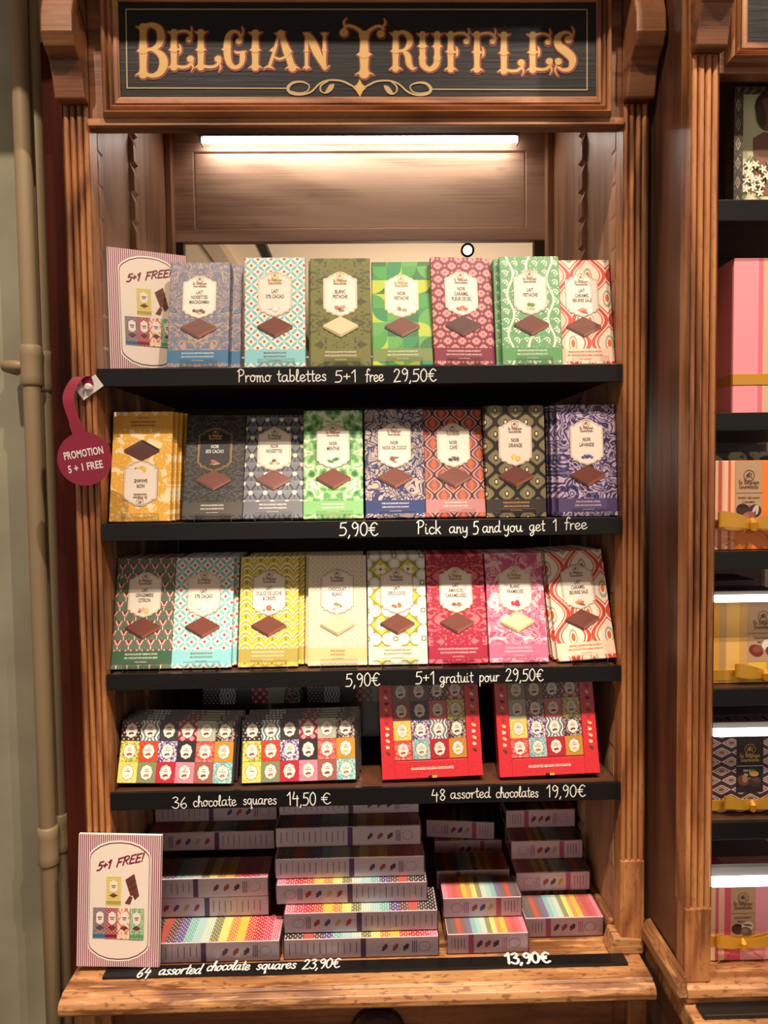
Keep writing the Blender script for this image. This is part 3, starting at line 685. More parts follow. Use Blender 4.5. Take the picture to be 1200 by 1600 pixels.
# ------------------------------------------------------------------ wrapper designs (u across 0..1, v up from the foot, in bar widths)
PI2 = 2*math.pi
def mirror(u): return (u - .5).ab()
def stag(u, v, nx, ny):
    """cells in staggered rows: x, y from the middle of a cell"""
    b = v*ny; row = b.fl(); a = u*nx + row*.5
    return a.fr() - .5, b.fr() - .5, a.fl(), row
def d_paisley(u, v):
    q = mirror(u); n = noise(q, v, 3.2, 2, 1.2); s = (n*58.0).sin()
    c = mix((112, 118, 140), (176, 142, 120), s.gt(.15, .5)); c = mix(c, (58, 84, 124), (s + .35).ab().lt(.22, .15))
    return mix(c, (92, 98, 124), noise(q, v, 9, 2).gt(.56, .1)*.7)
def d_petal(u, v):
    x, y = (u*4.6).fr() - .5, (v*4.6).fr() - .5
    s, t = x + y, x - y; sa, ta = s.ab(), t.ab()
    p = (ta - sa*(1.0 - sa)*.62).mn(sa - ta*(1.0 - ta)*.62)
    c = mix((244, 228, 210), (120, 186, 190), p.lt(0.0, .05))
    h = ln(x.ab() - .5, y).mn(ln(x, y.ab() - .5))
    return mix(c, (190, 58, 52), h.lt(.105, .04))
def d_damask(base, ink, sc=5.0, th=.52, soft=.05):
    def f(u, v):
        q = mirror(u); vv = ((v*1.35).fr() - .5).ab()
        n = noise(q, vv, sc, 3, 1.4); m = noise(q, vv, sc*3.2, 1, .4)
        k = n.gt(th, soft).mx((m.gt(.62, .05))*n.gt(th-.1, soft))
        return mix(base, ink, k)
    return f
def d_quarter(u, v):
    a, b = u*3.9, v*3.9; i, j = a.fl(), b.fl(); x, y = a.fr(), b.fr()
    h1, h2, h3 = hsh(i, j, 1.0), hsh(i, j, 2.0), hsh(i, j, 3.0)
    fx = x + (1.0 - x*2.0)*h1.gt(.5, .001); fy = y + (1.0 - y*2.0)*h2.gt(.5, .001)
    k = ln(fx, fy).lt(.98, .03)
    pal = [(0, (64, 150, 62)), (.2, (40, 108, 52)), (.42, (172, 190, 52)), (.62, (88, 160, 70)), (.8, (34, 132, 76))]
    return mix(ramp(h3, pal), ramp((h3*7.3 + h1*3.1).fr(), pal), k)
def d_flower(u, v):
    x, y, i, j = stag(u, v, 4.2, 8.4)
    y = y*.5
    r = ln(x.ab() - .155, y).mn(ln(x, y.ab() - .155))
    c = mix((124, 24, 50), (218, 142, 138), r.lt(.15, .03))
    c = mix(c, (124, 24, 50), ln(x, y).lt(.055, .03))
    d = (x.ab() - .5).ab() + y.ab()
    return mix(c, (226, 158, 150), d.lt(.10, .03)*(1.0 - d.lt(.05, .02)))
def d_vine(u, v):
    q = (u*3.0).fr() - .5; w_ = (v*9.0 + (u*3.0).fl()*2.0).sin()*.16
    stemk = (q - w_).ab().lt(.055, .03)
    a, b = u*6.0, v*6.0; x, y = a.fr()-.5, b.fr()-.5; r = ln(x, y)
    ring = (r - .28).ab().lt(.055, .03)*(x + y).gt(-.15, .05)
    dot = r.lt(.10, .04)
    return mix((104, 158, 108), (232, 232, 208), stemk.mx(ring).mx(dot).mx(noise(u, v, 22, 1).gt(.66, .04)*.7))
def ogee(u, v, nx, ny, k=.36):
    """signed distance-like field of interlocking ogee drops; also cell x, y"""
    b = v*ny; a = u*nx
    xa = (a).fr() - .5; ya = (b).fr() - .5
    xb = (a + .5).fr() - .5; yb = (b + .5).fr() - .5
    fa = xa.ab() - ((ya*PI2).cos()*k*.5 + .25 + .0)
    return fa, xa, ya, xb, yb
def d_caramel(u, v):
    fa, xa, ya, xb, yb = ogee(u, v, 1.62, 1.25, .40)
    c = mix((240, 222, 198), (206, 66, 46), (fa.ab()).lt(.055, .02))
    c = mix(c, (206, 66, 46), ((fa + .12).ab()).lt(.022, .02)); c = mix(c, (214, 92, 66), ((fa - .11).ab()).lt(.02, .02))
    def drop(c, x, y):
        d = (x*x*14.0 + y*y*5.5).sq() + y*.35
        c = mix(c, (162, 166, 142), d.lt(.44, .03)); c = mix(c, (240, 222, 198), d.lt(.30, .03)); return mix(c, (222, 96, 44), d.lt(.20, .03))
    c = drop(c, xa, ya); return drop(c, xb, yb)
def d_banana(u, v):
    n = noise(u, v, 5.5, 2, .8); c = mix((232, 172, 58), (246, 224, 178), n.gt(.56, .04))
    l = ((noise(u, v, 3.0, 1, .3)*46.0).sin().ab()).lt(.12, .1)
    c = mix(c, (246, 226, 182), l*.8); return mix(c, (246, 228, 190), voro(u, v, 13.0).lt(.20, .06)*noise(u, v, 3.0, 0).gt(.52, .08))
def d_scroll(base, ink):
    def f(u, v):
        q = mirror(u); vv = ((v*1.6).fr() - .5).ab()
        s = (noise(q, vv, 4.5, 1, 1.6)*44.0).sin()
        return mix(base, ink, s.gt(.25, .25)*noise(q, vv, 9.0, 1, .3).gt(.40, .1))
    return f
def d_fan(u, v):
    x, y, i, j = stag(u, v, 4.1, 6.0)
    y2 = y + .5; c = mix((92, 94, 104), (122, 122, 128), y2)
    c = mix(c, (38, 42, 62), (x.ab() - (1.0 - y2)*.42).ab().lt(.075, .03)*y2.lt(.85, .05))
    c = mix(c, (38, 42, 62), (x.ab()*1.1).lt(.04, .03)*y2.lt(.55, .04))
    return mix(c, (238, 218, 190), ln(x, (y2 - .72)*.7).lt(.155, .03))
def d_leaves(u, v):
    q = mirror(u); n = noise(q, v, 5.0, 4, .9); m = voro(q, v, 8.0)
    c = ramp((n*.8 + m*.45).m('ADD', -.08, clamp=True), [(0, (44, 104, 58)), (.40, (88, 152, 84)), (.52, (150, 190, 128)), (.62, (216, 226, 192)), (.72, (128, 178, 112)), (.82, (236, 236, 214))])
    return c
def d_flora(base, ink, sc=5.2):
    def f(u, v):
        w1 = noise(u, v, 3.0, 1, .0); w2 = noise(u, v, 3.0, 1, .0, 5.0)
        p, q = u + (w1 - .5)*.55, v + (w2 - .5)*.55
        d = voro(p, q, sc); e = voro(p, q, sc*1.0, feature='DISTANCE_TO_EDGE')
        k = e.gt(.07, .02); l = ((d*34.0).sin()).gt(.55, .2)*d.gt(.12, .02)
        s = voro(p*1.6, q*.8, sc*2.6, 3.0, feature='DISTANCE_TO_EDGE').gt(.12, .03)
        sel = noise(u, v, 4.0, 1, 0.0, 9.0).gt(.5, .03)
        return mix(base, ink, (k*(1.0 - l))*sel + s*(1.0 - sel)*.9)
    return f
def d_coffee(u, v):
    c = None
    fa, xa, ya, xb, yb = ogee(u, v, 3.2, 2.75, .46)
    c = mix((120, 74, 74), (206, 132, 118), (fa.ab() - .105).ab().lt(.05, .02)); c = mix(c, (30, 20, 20), fa.ab().lt(.055, .02))
    for x, y in ((xa, ya), (xb, yb)):
        d = x.ab()*2.3 + y.ab()*1.35; c = mix(c, (214, 88, 46), d.lt(.40, .04))
    return c
def d_orange(u, v):
    fa, xa, ya, xb, yb = ogee(u, v, 2.9, 2.5, .5)
    c = mix((26, 24, 22), (124, 110, 74), fa.ab().gt(.12, .03))
    for x, y in ((xa, ya), (xb, yb)):
        d = (x*x*5.0 + y*y*3.0).sq() + y*.25; st_ = (d*70.0).sin().gt(.2, .4)
        c = mix(c, mix((96, 86, 56), (160, 146, 104), st_), d.lt(.42, .03)); c = mix(c, (30, 28, 24), d.lt(.22, .03)); c = mix(c, (222, 210, 170), d.lt(.13, .03))
    return c
def d_lavender(u, v):
    n = noise(u, v, 3.4, 1, 1.8); s = (n*42.0).sin()
    c = mix((44, 36, 80), (196, 172, 190), s.gt(.35, .7)); return mix(c, (122, 104, 148), (s + .3).ab().lt(.25, .2)*.8)
def d_ginger(u, v):
    x, y, i, j = stag(u, v, 5.4, 6.2)
    y2 = y + .5; r = ln(x*1.0, y2)
    fan = ((r*42.0).sin()).gt(0.0, .5)
    c = mix((60, 78, 62), (128, 146, 122), fan*.75)
    t = (x.ab()*1.25 + (1.0 - y2)*.55); tri = t.lt(.52, .03)*y2.gt(.38, .03)
    c = mix(c, (196, 92, 84), tri); c = mix(c, (232, 210, 190), (t.lt(.40, .03))*y2.gt(.5, .03)); c = mix(c, (118, 54, 52), t.lt(.28, .03)*y2.gt(.58, .03))
    return mix(c, (232, 226, 204), x.ab().lt(.035, .02)*(1.0 - tri))
def d_waves(u, v):
    w_ = v*5.2 + ((u*4.4).fr() - .5).ab()*((u*4.4).fr() - .5).ab()*2.2
    f = w_.fr()
    c = ramp(f, [(0, (246, 234, 196)), (.16, (222, 190, 40)), (.52, (150, 140, 42)), (.62, (246, 234, 196)), (.76, (198, 178, 52)), (.92, (150, 140, 42))])
    x = (u*4.4).fr() - .5
    return mix(c, (138, 128, 40), ln(x*1.0, (f - .36)*.55).lt(.08, .03))
def d_lattice(base, ink, n=7.0, wd=.09):
    def f(u, v):
        a, b = ((u + v)*n).fr() - .5, ((u - v)*n).fr() - .5
        k = (a.ab() - .5).ab().lt(wd, .05).mx((b.ab() - .5).ab().lt(wd, .05)); r = ln(a, b)
        return mix(base, ink, k.mx((r - .2).ab().lt(.06, .04)).mx(r.lt(.07, .03)))
    return f
def d_retro(u, v):
    x, y = (u*2.1 + .02).fr() - .5, (v*2.1 + .1).fr() - .5
    r1 = ln(x, y); xc, yc = x.ab() - .5, y.ab() - .5; r2 = ln(xc, yc)
    c = mix((150, 138, 46), (216, 200, 70), (x.ab() + y.ab()).lt(.36, .03))
    pet = ln(x.ab() - .5, y.ab() - .22).mn(ln(x.ab() - .22, y.ab() - .5))
    c = mix(c, (206, 214, 200), pet.lt(.21, .02)); c = mix(c, (244, 236, 222), pet.lt(.14, .02))
    c = mix(c, (120, 108, 50), r2.lt(.09, .02)); c = mix(c, (244, 236, 222), r2.lt(.055, .02))
    f4 = ln(x.ab() - .09, y.ab() - .09); c = mix(c, (244, 238, 226), f4.lt(.085, .02)); return mix(c, (120, 90, 44), r1.lt(.05, .02))
def d_camo(u, v):
    n = noise(u, v, 4.6, 2, 1.5); m = noise(u, v, 4.0, 2, 1.2, 4.0)
    c = ramp(n, [(0, (196, 84, 118)), (.42, (212, 116, 142)), (.5, (232, 164, 178)), (.56, (176, 66, 100)), (.62, (222, 136, 158))])
    return mix(c, (240, 190, 196), m.gt(.58, .02))
def banded(fn, band, lo=.075, hi=.30):
    def f(u, v): return mix(fn(u, v), band, v.gt(lo, .004)*v.lt(hi, .004))
    return f

BW, BH, BT = .0856, .1610, .0105
# key: (design, band colour, text colour of the caption, label lines, chocolate, picture, captions, words)
MILK, DARKC, WHITEC = 'milk', 'dark', 'white'
FL = {
 'macadamia': (d_paisley, (44, 104, 142), (206, 226, 234), ['LAIT', 'NOISETTES', 'MACADAMIA'], MILK, [(-7, 1, 2.6, 2.4, (104, 66, 44)), (-2, 0, 3.2, 2.8, (150, 110, 78)), (3, 1, 2.8, 2.6, (92, 56, 38)), (6, -1, 3.0, 2.6, (120, 78, 52)), (1, -3, 2.6, 1.8, (214, 184, 148))], ['MELKCHOCOLADE MET MACADAMIANOTEN', 'MILK CHOCOLATE WITH MACADAMIA NUTS']),
 'cacao37': (d_petal, (134, 198, 202), (120, 92, 84), ['LAIT', '37% CACAO'], MILK, [(0, -1, 5.0, 4.2, (196, 186, 182)), (.6, -.6, 3.9, 3.3, (240, 234, 228)), (-7, -1, 3, .8, (188, 180, 178)), (5, 1.5, 2.2, 1.4, (222, 214, 208))], ['MELKCHOCOLADE 37% CACAO', 'MILK CHOCOLATE 37% COCOA']),
 'white_pistachio': (d_damask((112, 112, 52), (74, 76, 34)), (112, 112, 54), (232, 226, 196), ['BLANC', 'PISTACHE'], WHITEC, [(-5, 1, 3.6, 3.0, (176, 122, 88)), (3, 1.5, 4.8, 2.6, (186, 150, 118)), (2, -3.5, 4.0, 1.8, (142, 150, 84)), (-1, -1.5, 2, 2.6, (120, 76, 52))], ['WITTE CHOCOLADE MET PISTACHENOTEN', 'WHITE CHOCOLATE WITH PISTACHIO NUTS']),
 'dark_pistachio': (d_quarter, (110, 128, 62), (232, 232, 204), ['NOIR', 'PISTACHE'], MILK, [(-4, 1, 4.0, 3.2, (196, 158, 128)), (-3, .6, 1.3, 3.2, (112, 110, 62)), (4, -1, 4.2, 2.6, (206, 172, 140)), (4, -1.2, 3.4, .9, (132, 124, 70))], ['PURE CHOCOLADE MET PISTACHENOTEN', 'DARK CHOCOLATE WITH PISTACHIO NUTS']),
 'salt_caramel_flower': (d_flower, (124, 24, 50), (238, 206, 198), ['NOIR', 'CARAMEL', 'FLEUR DE SEL'], DARKC, [(-5, -1, 4.0, 2.2, (196, 76, 48)), (0, 1, 4.6, 3.0, (222, 124, 86)), (4, -1.5, 4.4, 2.2, (190, 72, 50)), (1, -2.5, 3.0, 1.3, (236, 186, 158))], ['PURE CHOCOLADE MET KARAMEL EN ZEEZOUT', 'DARK CHOCOLATE WITH CARAMEL AND SEA SALT']),
 'milk_pistachio': (d_vine, (92, 152, 92), (238, 240, 220), ['LAIT', 'PISTACHE'], MILK, [(-2, 3, 3.2, 3.0, (84, 132, 62)), (3, 2.6, 3.0, 2.8, (98, 146, 72)), (-2, -2, 4.8, 2.4, (206, 206, 150)), (2, -3, 4.4, 1.8, (186, 184, 122))], ['MELKCHOCOLADE MET PISTACHENOTEN', 'MILK CHOCOLATE WITH PISTACHIO NUTS']),
 'butter_caramel': (d_caramel, (240, 204, 176), (186, 92, 68), ['LAIT', 'CARAMEL', 'BEURRE SAL\u00c9'], MILK, [(0, -3, 8.0, 1.8, (150, 70, 48)), (-3, -.5, 3.6, 2.4, (214, 138, 88)), (2.5, -1, 4.0, 2.2, (200, 112, 68)), (0, 2, 2.8, 2.0, (228, 164, 116))], ['MELKCHOCOLADE MET KARAMEL EN ZEEZOUT', 'MILK CHOCOLATE WITH CARAMEL AND SEA SALT']),
 'banana': (d_banana, (222, 164, 62), (92, 62, 30), ['NOIR', 'BANANE'], DARKC, [(-5, 1.5, 2.2, 3.6, (232, 184, 62)), (-3, -1, 3.6, 2.4, (238, 196, 78)), (0, -2.2, 3.8, 1.9, (226, 178, 52)), (4, -2, 3.6, 1.4, (240, 204, 92)), (8, -.8, 1.4, .8, (120, 92, 38))], ['PURE CHOCOLADE MET BANAAN', 'DARK CHOCOLATE WITH BANANA']),
 'dark_85': (d_scroll((26, 23, 22), (76, 70, 65)), (70, 63, 57), (230, 222, 206), ['NOIR', '85% CACAO'], MILK, [(0, 1.5, 5.6, 2.4, (178, 88, 82)), (-3, -1.5, 4.2, 1.8, (132, 88, 62)), (4, -1.6, 4.6, 1.6, (188, 132, 92)), (0, -2.8, 2.6, 1.4, (148, 156, 96))], ['PURE CHOCOLADE 85% CACAO', 'DARK CHOCOLATE 85% COCOA']),
 'hazelnut': (d_fan, (92, 92, 98), (230, 222, 208), ['NOIR', 'NOISETTES'], MILK, [(0, 2, 3.4, 3.0, (128, 62, 42)), (-4, -1.5, 3.0, 2.2, (140, 160, 88)), (2, -2, 4.0, 2.6, (232, 208, 172)), (6, -1.8, 2.8, 1.6, (150, 164, 96))], ['PURE CHOCOLADE MET HAZELNOTEN', 'DARK CHOCOLATE WITH HAZELNUTS']),
 'mint': (d_leaves, (124, 178, 112), (240, 244, 226), ['NOIR', 'MENTHE'], MILK, [(-4, -1.5, 5.0, 2.0, (72, 132, 62)), (4, 1.5, 4.8, 2.4, (58, 118, 52)), (0, 0, 1.4, 3.0, (92, 150, 78))], ['PURE CHOCOLADE MET MUNT', 'DARK CHOCOLATE WITH MINT']),
 'coconut': (d_flora((38, 46, 92), (186, 164, 152)), (34, 50, 104), (210, 206, 214), ['NOIR', 'NOIX DE COCO'], MILK, [(-3, 1, 4.2, 3.6, (146, 84, 52)), (2, -1.5, 4.0, 3.0, (124, 72, 48)), (3, -1.2, 3.0, 2.2, (240, 234, 226)), (3, 3, 3.8, 1.0, (92, 120, 72))], ['PURE CHOCOLADE MET KOKOSNOOT', 'DARK CHOCOLATE WITH COCONUT']),
 'coffee': (d_coffee, (170, 112, 112), (246, 222, 206), ['NOIR', 'CAF\u00c9'], MILK, [(-5, -1, 3.4, 2.6, (84, 60, 52)), (1, .5, 2.8, 3.6, (96, 70, 60)), (5.5, 0, 2.4, 3.6, (110, 82, 70)), (-1, 2.8, 2.8, 1.2, (92, 132, 72))], ['PURE CHOCOLADE MET KOFFIE', 'DARK CHOCOLATE WITH COFFEE']),
 'orange': (d_orange, (52, 44, 38), (212, 152, 96), ['NOIR', 'ORANGE'], MILK, [(-3, 1.5, 3.2, 3.8, (238, 190, 60)), (-3, 1.5, 1.8, 2.4, (246, 216, 120)), (3.6, -1.5, 3.4, 4.0, (232, 174, 48)), (3.4, -1.5, 2.0, 2.6, (244, 206, 104))], ['PURE CHOCOLADE MET SINAASAPPEL', 'DARK CHOCOLATE WITH ORANGE']),
 'lavender': (d_lavender, (84, 66, 112), (220, 196, 214), ['NOIR', 'LAVANDE'], MILK, [(-6, -1, 2.6, 1.8, (84, 76, 124)), (-3, 1, 2.6, 2.2, (104, 96, 148)), (0, -.5, 3.0, 2.0, (70, 64, 104)), (4, .8, 2.8, 2.0, (96, 88, 140)), (7, -1, 2.2, 1.6, (112, 104, 152)), (1, 2.6, 1.6, 1.4, (132, 122, 164))], ['PURE CHOCOLADE MET LAVENDEL', 'DARK CHOCOLATE WITH LAVENDER']),
 'ginger_lemon': (d_ginger, (54, 92, 66), (220, 226, 206), ['LAIT', 'GINGEMBRE', 'CITRON'], MILK, [(-5, 0, 3.2, 2.4, (206, 150, 140)), (-1, 1.4, 3.4, 2.6, (222, 172, 160)), (-6, -2.4, 2.6, 1.4, (178, 96, 92)), (4, -1.4, 3.6, 3.4, (232, 182, 76)), (4, -1.4, 2.6, 2.4, (240, 206, 118))], ['MELKCHOCOLADE MET GEMBER EN CITROEN', 'MILK CHOCOLATE WITH GINGER AND LEMON']),
 'dulce_de_leche': (d_waves, (172, 154, 72), (246, 238, 206), ['LAIT', 'DULCE DE LECHE', '& CRISPS'], MILK, [(0, 0, 4.2, 4.0, (168, 66, 44)), (0, 0, 2.8, 2.6, (206, 112, 78)), (-7, -3, 2.2, 1.0, (150, 96, 70)), (7, -2.4, 1.8, 1.2, (140, 88, 66))], ['MELKCHOCOLADE DULCE DE LECHE & CRISPS', 'MILK CHOCOLATE DULCE DE LECHE & CRISPS']),
 'white_chocolate': (d_lattice((232, 218, 192), (206, 184, 148), 6.0, .07), (216, 188, 132), (130, 98, 60), ['CHOCOLAT', 'BLANC'], WHITEC, [(0, 2, 6.0, 2.6, (206, 126, 62)), (-1, -2.6, 6.4, 2.0, (188, 150, 132)), (0, -1.8, 4.6, 2.0, (240, 228, 216)), (5, -.6, 1.8, 1.6, (168, 98, 56))], ['WITTE CHOCOLADE', 'WHITE CHOCOLATE']),
 'speculoos': (d_retro, (206, 214, 192), (146, 128, 70), ['LAIT', 'SP\u00c9CULOOS'], MILK, [(-4, -1.5, 4.6, 2.2, (178, 102, 56)), (3.6, 0, 2.8, 3.8, (160, 84, 46)), (4, .2, 1.4, 2.6, (196, 122, 72))], ['MELKCHOCOLADE MET SPECULOOS', 'MILK CHOCOLATE WITH GINGERBREAD']),
 'almond': (d_damask((162, 22, 52), (224, 108, 116), 6.0, .53), (158, 20, 50), (246, 186, 186), ['LAIT', 'AMANDES', 'CARAM\u00c9LIS\u00c9ES'], MILK, [(-3, 1, 4.0, 2.8, (150, 84, 54)), (4, .5, 4.2, 2.6, (170, 100, 66)), (0, -2.8, 2.4, 2.0, (240, 228, 206)), (3, 3.2, 2.2, 1.2, (96, 128, 72))], ['MELKCHOCOLADE MET GEKARAMELISEERDE AMANDELEN', 'MILK CHOCOLATE WITH CARAMELIZED ALMONDS']),
 'raspberry': (d_camo, (202, 100, 132), (248, 212, 216), ['BLANC', 'FRAMBOISE'], WHITEC, [(-4, 0, 3.6, 3.2, (188, 44, 68)), (2, 1.8, 3.4, 3.2, (202, 60, 82)), (2.4, -2.0, 3.8, 2.8, (176, 36, 60)), (-3, .6, 1.2, 1.0, (226, 120, 134))], ['WITTE CHOCOLADE MET FRAMBOOS', 'WHITE CHOCOLATE WITH RASPBERRIES']),
}
def plaque(cx, z0, z1, hw):
    h = z1-z0; pts = []
    half = [(0, 1.0), (.14, .995), (.28, .978), (.42, .945), (.50, .925), (.58, .92), (.66, .905), (.72, .875), (.80, .862), (.90, .862), (.98, .845), (1, .815), (1, .20), (.97, .175), (.90, .17), (.85, .155), (.83, .125), (.80, .105), (.66, .10), (.56, .09), (.50, .06), (.40, .045), (.25, .035), (.12, .018), (0, 0)]
    for x, z in half: pts.append((cx+x*hw, z0+z*h))
    for x, z in half[-2:0:-1]: pts.append((cx-x*hw, z0+z*h))
    return pts
INKS = {}
def ink(c): return plain('ink_%02x%02x%02x' % c, c, .5)
def pastel_emblem(mat, s=1.0, pen=.32):
    m = MB(); n = 20
    m.ribbon([(math.cos(PI2*i/n)*.0052*s, .0062*s+math.sin(PI2*i/n)*.0052*s) for i in range(n+1)], .00055*s, 0, mat, caps=False)
    m.ribbon([(-.0028*s, .0034*s), (-.0022*s, .0072*s), (.0002*s, .0092*s), (.0026*s, .0075*s), (.0016*s, .0052*s), (.0028*s, .0034*s)], .0007*s, 0, mat); m.ell(-.0004*s, .0062*s, .0014*s, .0019*s, 0, mat, n=10)
    hand(m, 'la Belgique', -.0098*s, -.0016*s, .0098*s, .0021*s, 0, mat, pen, k=2); hand(m, 'Gourmande', -.0092*s, -.0060*s, .0092*s, .0021*s, 0, mat, pen, k=2)
    return m.mesh('emblem')
EM_G = pastel_emblem(plain('emblem_gold', (176, 138, 84), .35, metal=.3)); EM_D = pastel_emblem(plain('emblem_brown', (138, 106, 80), .5), 1.0, .25)
EM_GL = pastel_emblem(GOLD)
CH = {}
def choc_mesh(kind, s=1.0):
    if (kind, s) in CH: return CH[(kind, s)]
    top, le, ri, hi = {'milk': ((112, 56, 42), (72, 34, 26), (134, 76, 58), (134, 78, 58)), 'dark': ((84, 44, 40), (52, 26, 24), (100, 58, 50), (104, 60, 52)), 'white': ((214, 200, 160), (160, 142, 100), (188, 168, 126), (222, 210, 174))}[kind]
    m = MB(); a, b, t = .0250*s, .0135*s, .0042*s
    m.flat([(-a, 0), (0, -b), (0, -b-t), (-a, -t*.8)], 0, ink(le)); m.flat([(0, -b), (a, 0), (a, -t*.8), (0, -b-t)], 0, ink(ri))
    m.flat([(0, b), (-a, 0), (0, -b), (a, 0)], -.00005, ink(top)); m.flat([(-a*.92, -.0004*s), (0, -b*.93), (a*.92, -.0004*s), (0, -b*1.0)], -.0001, ink(hi))
    for q in (-.45, 0, .42): m.ribbon([(-a*.55+q*a*.4, q*b*.6+b*.12), (a*.4+q*a*.4, q*b*.6-b*.04+b*.16)], .0003*s, -.0001, ink(hi), caps=False)
    CH[(kind, s)] = m.mesh('chocolate_picture'); return CH[(kind, s)]
BAR = {}
def bar_meshes(key):
    if key in BAR: return BAR[key]
    fn, band, cap, lines, ck, pic, caps = FL[key]
    mat = uvmat('wrapper_'+key, banded(fn, band), .48, .14)
    d = {}
    d['wrapper'] = MB().box(-BW/2, BW/2, -BT, 0, 0, BH, mat).mesh('wrapper', BW)
    dk = key == 'dark_85'
    face = ink((34, 30, 28)) if dk else CREAM; inkm = CHALK if dk else DARKINK
    m = MB(); m.flat(plaque(0, .448*BH, .872*BH, .0243), -BT-.0003, GOLD if key in ('white_pistachio', 'dark_85', 'almond', 'raspberry', 'hazelnut', 'cacao37', 'dark_pistachio') else ink((120, 92, 66)))
    m.flat(plaque(0, .453*BH, .867*BH, .0236), -BT-.0006, face)
    ol_ = plaque(0, .460*BH, .858*BH, .0222); m.ribbon(ol_ + [ol_[0]], .00035, -BT-.0008, GOLD if dk else ink((150, 120, 92)), caps=False)
    d['label'] = m.mesh('label_panel')
    m = MB(); z = .700*BH if len(lines) < 3 else .718*BH
    for l in lines: text(m, l, 0, z-.0050, .0055, -BT-.0009, inkm, .014, maxw=.0415, xs=.62); z -= .0075
    d['lettering'] = m.mesh('lettering')
    m = MB(); zc = .530*BH if len(lines) < 3 else .522*BH
    for i, (x, q, rx, rz, c) in enumerate(pic): m.ell(x*.001, zc+q*.001, rx*.001, rz*.001, -BT-.0009-.00004*i, ink(c), rot=(i*37) % 50-20, n=14)
    d['picture'] = m.mesh('ingredient_picture')
    m = MB()
    for i, c in enumerate(caps): text(m, c, 0, .0198-.0052*i, .0024, -BT-.0004, ink(cap), .02, maxw=.076, xs=.66)
    text(m, 'LOCAL & ARTISANAL', 0, .0092, .0016, -BT-.0004, ink(cap), .01, maxw=.04, xs=.8)
    d['caption'] = m.mesh('caption_lettering')
    d['emblem'] = EM_GL if dk else (EM_G if key in ('white_pistachio', 'dark_pistachio', 'cacao37', 'almond', 'raspberry') else EM_D)
    d['choc'] = choc_mesh(ck); BAR[key] = d; return d
def new_bar(key, full=True):
    d = bar_meshes(key); o = put('chocolate_bar', d['wrapper']); bev(o, .0012, 2)
    if full:
        l = put('label_panel', d['label'], o); put('lettering', d['lettering'], l)
        put('emblem', d['emblem'], l, (0, -BT-.0009, .790*BH)); put('ingredient_picture', d['picture'], o)
        put('chocolate_picture', d['choc'], o, (0, -BT-.0011, .372*BH)); put('caption', d['caption'], o)
    return o
def solve_pose(bx, by, tx, ty, Y, Z, hh, tt, yaw=0.0, lean0=R(14), stiff=.3):
    """lean and sideways tip that bring the top edge where it stands in the photograph"""
    p = at(bx, by, Y); loc = Vector((p.x, Y+tt, Z)); lean, roll = lean0, 0.0
    def top(l, r):
        M = Matrix.Translation(loc) @ Matrix.Rotation(yaw, 4, 'Z') @ Matrix.Rotation(-l, 4, 'X') @ Matrix.Rotation(r, 4, 'Y')
        return proj(M @ Vector((0, -tt, hh)))
    best = None
    for k in range(4, 64):
        l_ = R(k*.5); e_ = abs(top(l_, 0)[1]-ty) + stiff*abs(l_-lean0)*57.3
        if best is None or e_ < best[0]: best = (e_, l_)
    lean = best[1]
    for _ in range(6):
        x, y = top(lean, roll); xr, yr = top(lean, roll+.01)
        roll += max(-.1, min(.1, (tx-x)/((xr-x)/.01 or 1)))*.8; roll = max(-.2, min(.2, roll))
    if abs(top(lean, 0)[1]-ty) > 2.5: print('  off', round(top(lean, 0)[1]-ty, 1))
    return loc, lean, roll
STOP = MB(); STOP.box(-.026, .026, -.0012, 0, 0, .013, clear('clear_acrylic')); STOP.box(-.026, .026, -.0085, -.0012, 0, .0012, clear('clear_acrylic'))
STOP.ribbon([(-.026, .0005), (-.026, .0128), (.026, .0128), (.026, .0005)], .0004, -.0013, plain('acrylic_edge', (120, 112, 104), .2, coat=.5), caps=False)
STOPM = STOP.mesh('acrylic_stop')
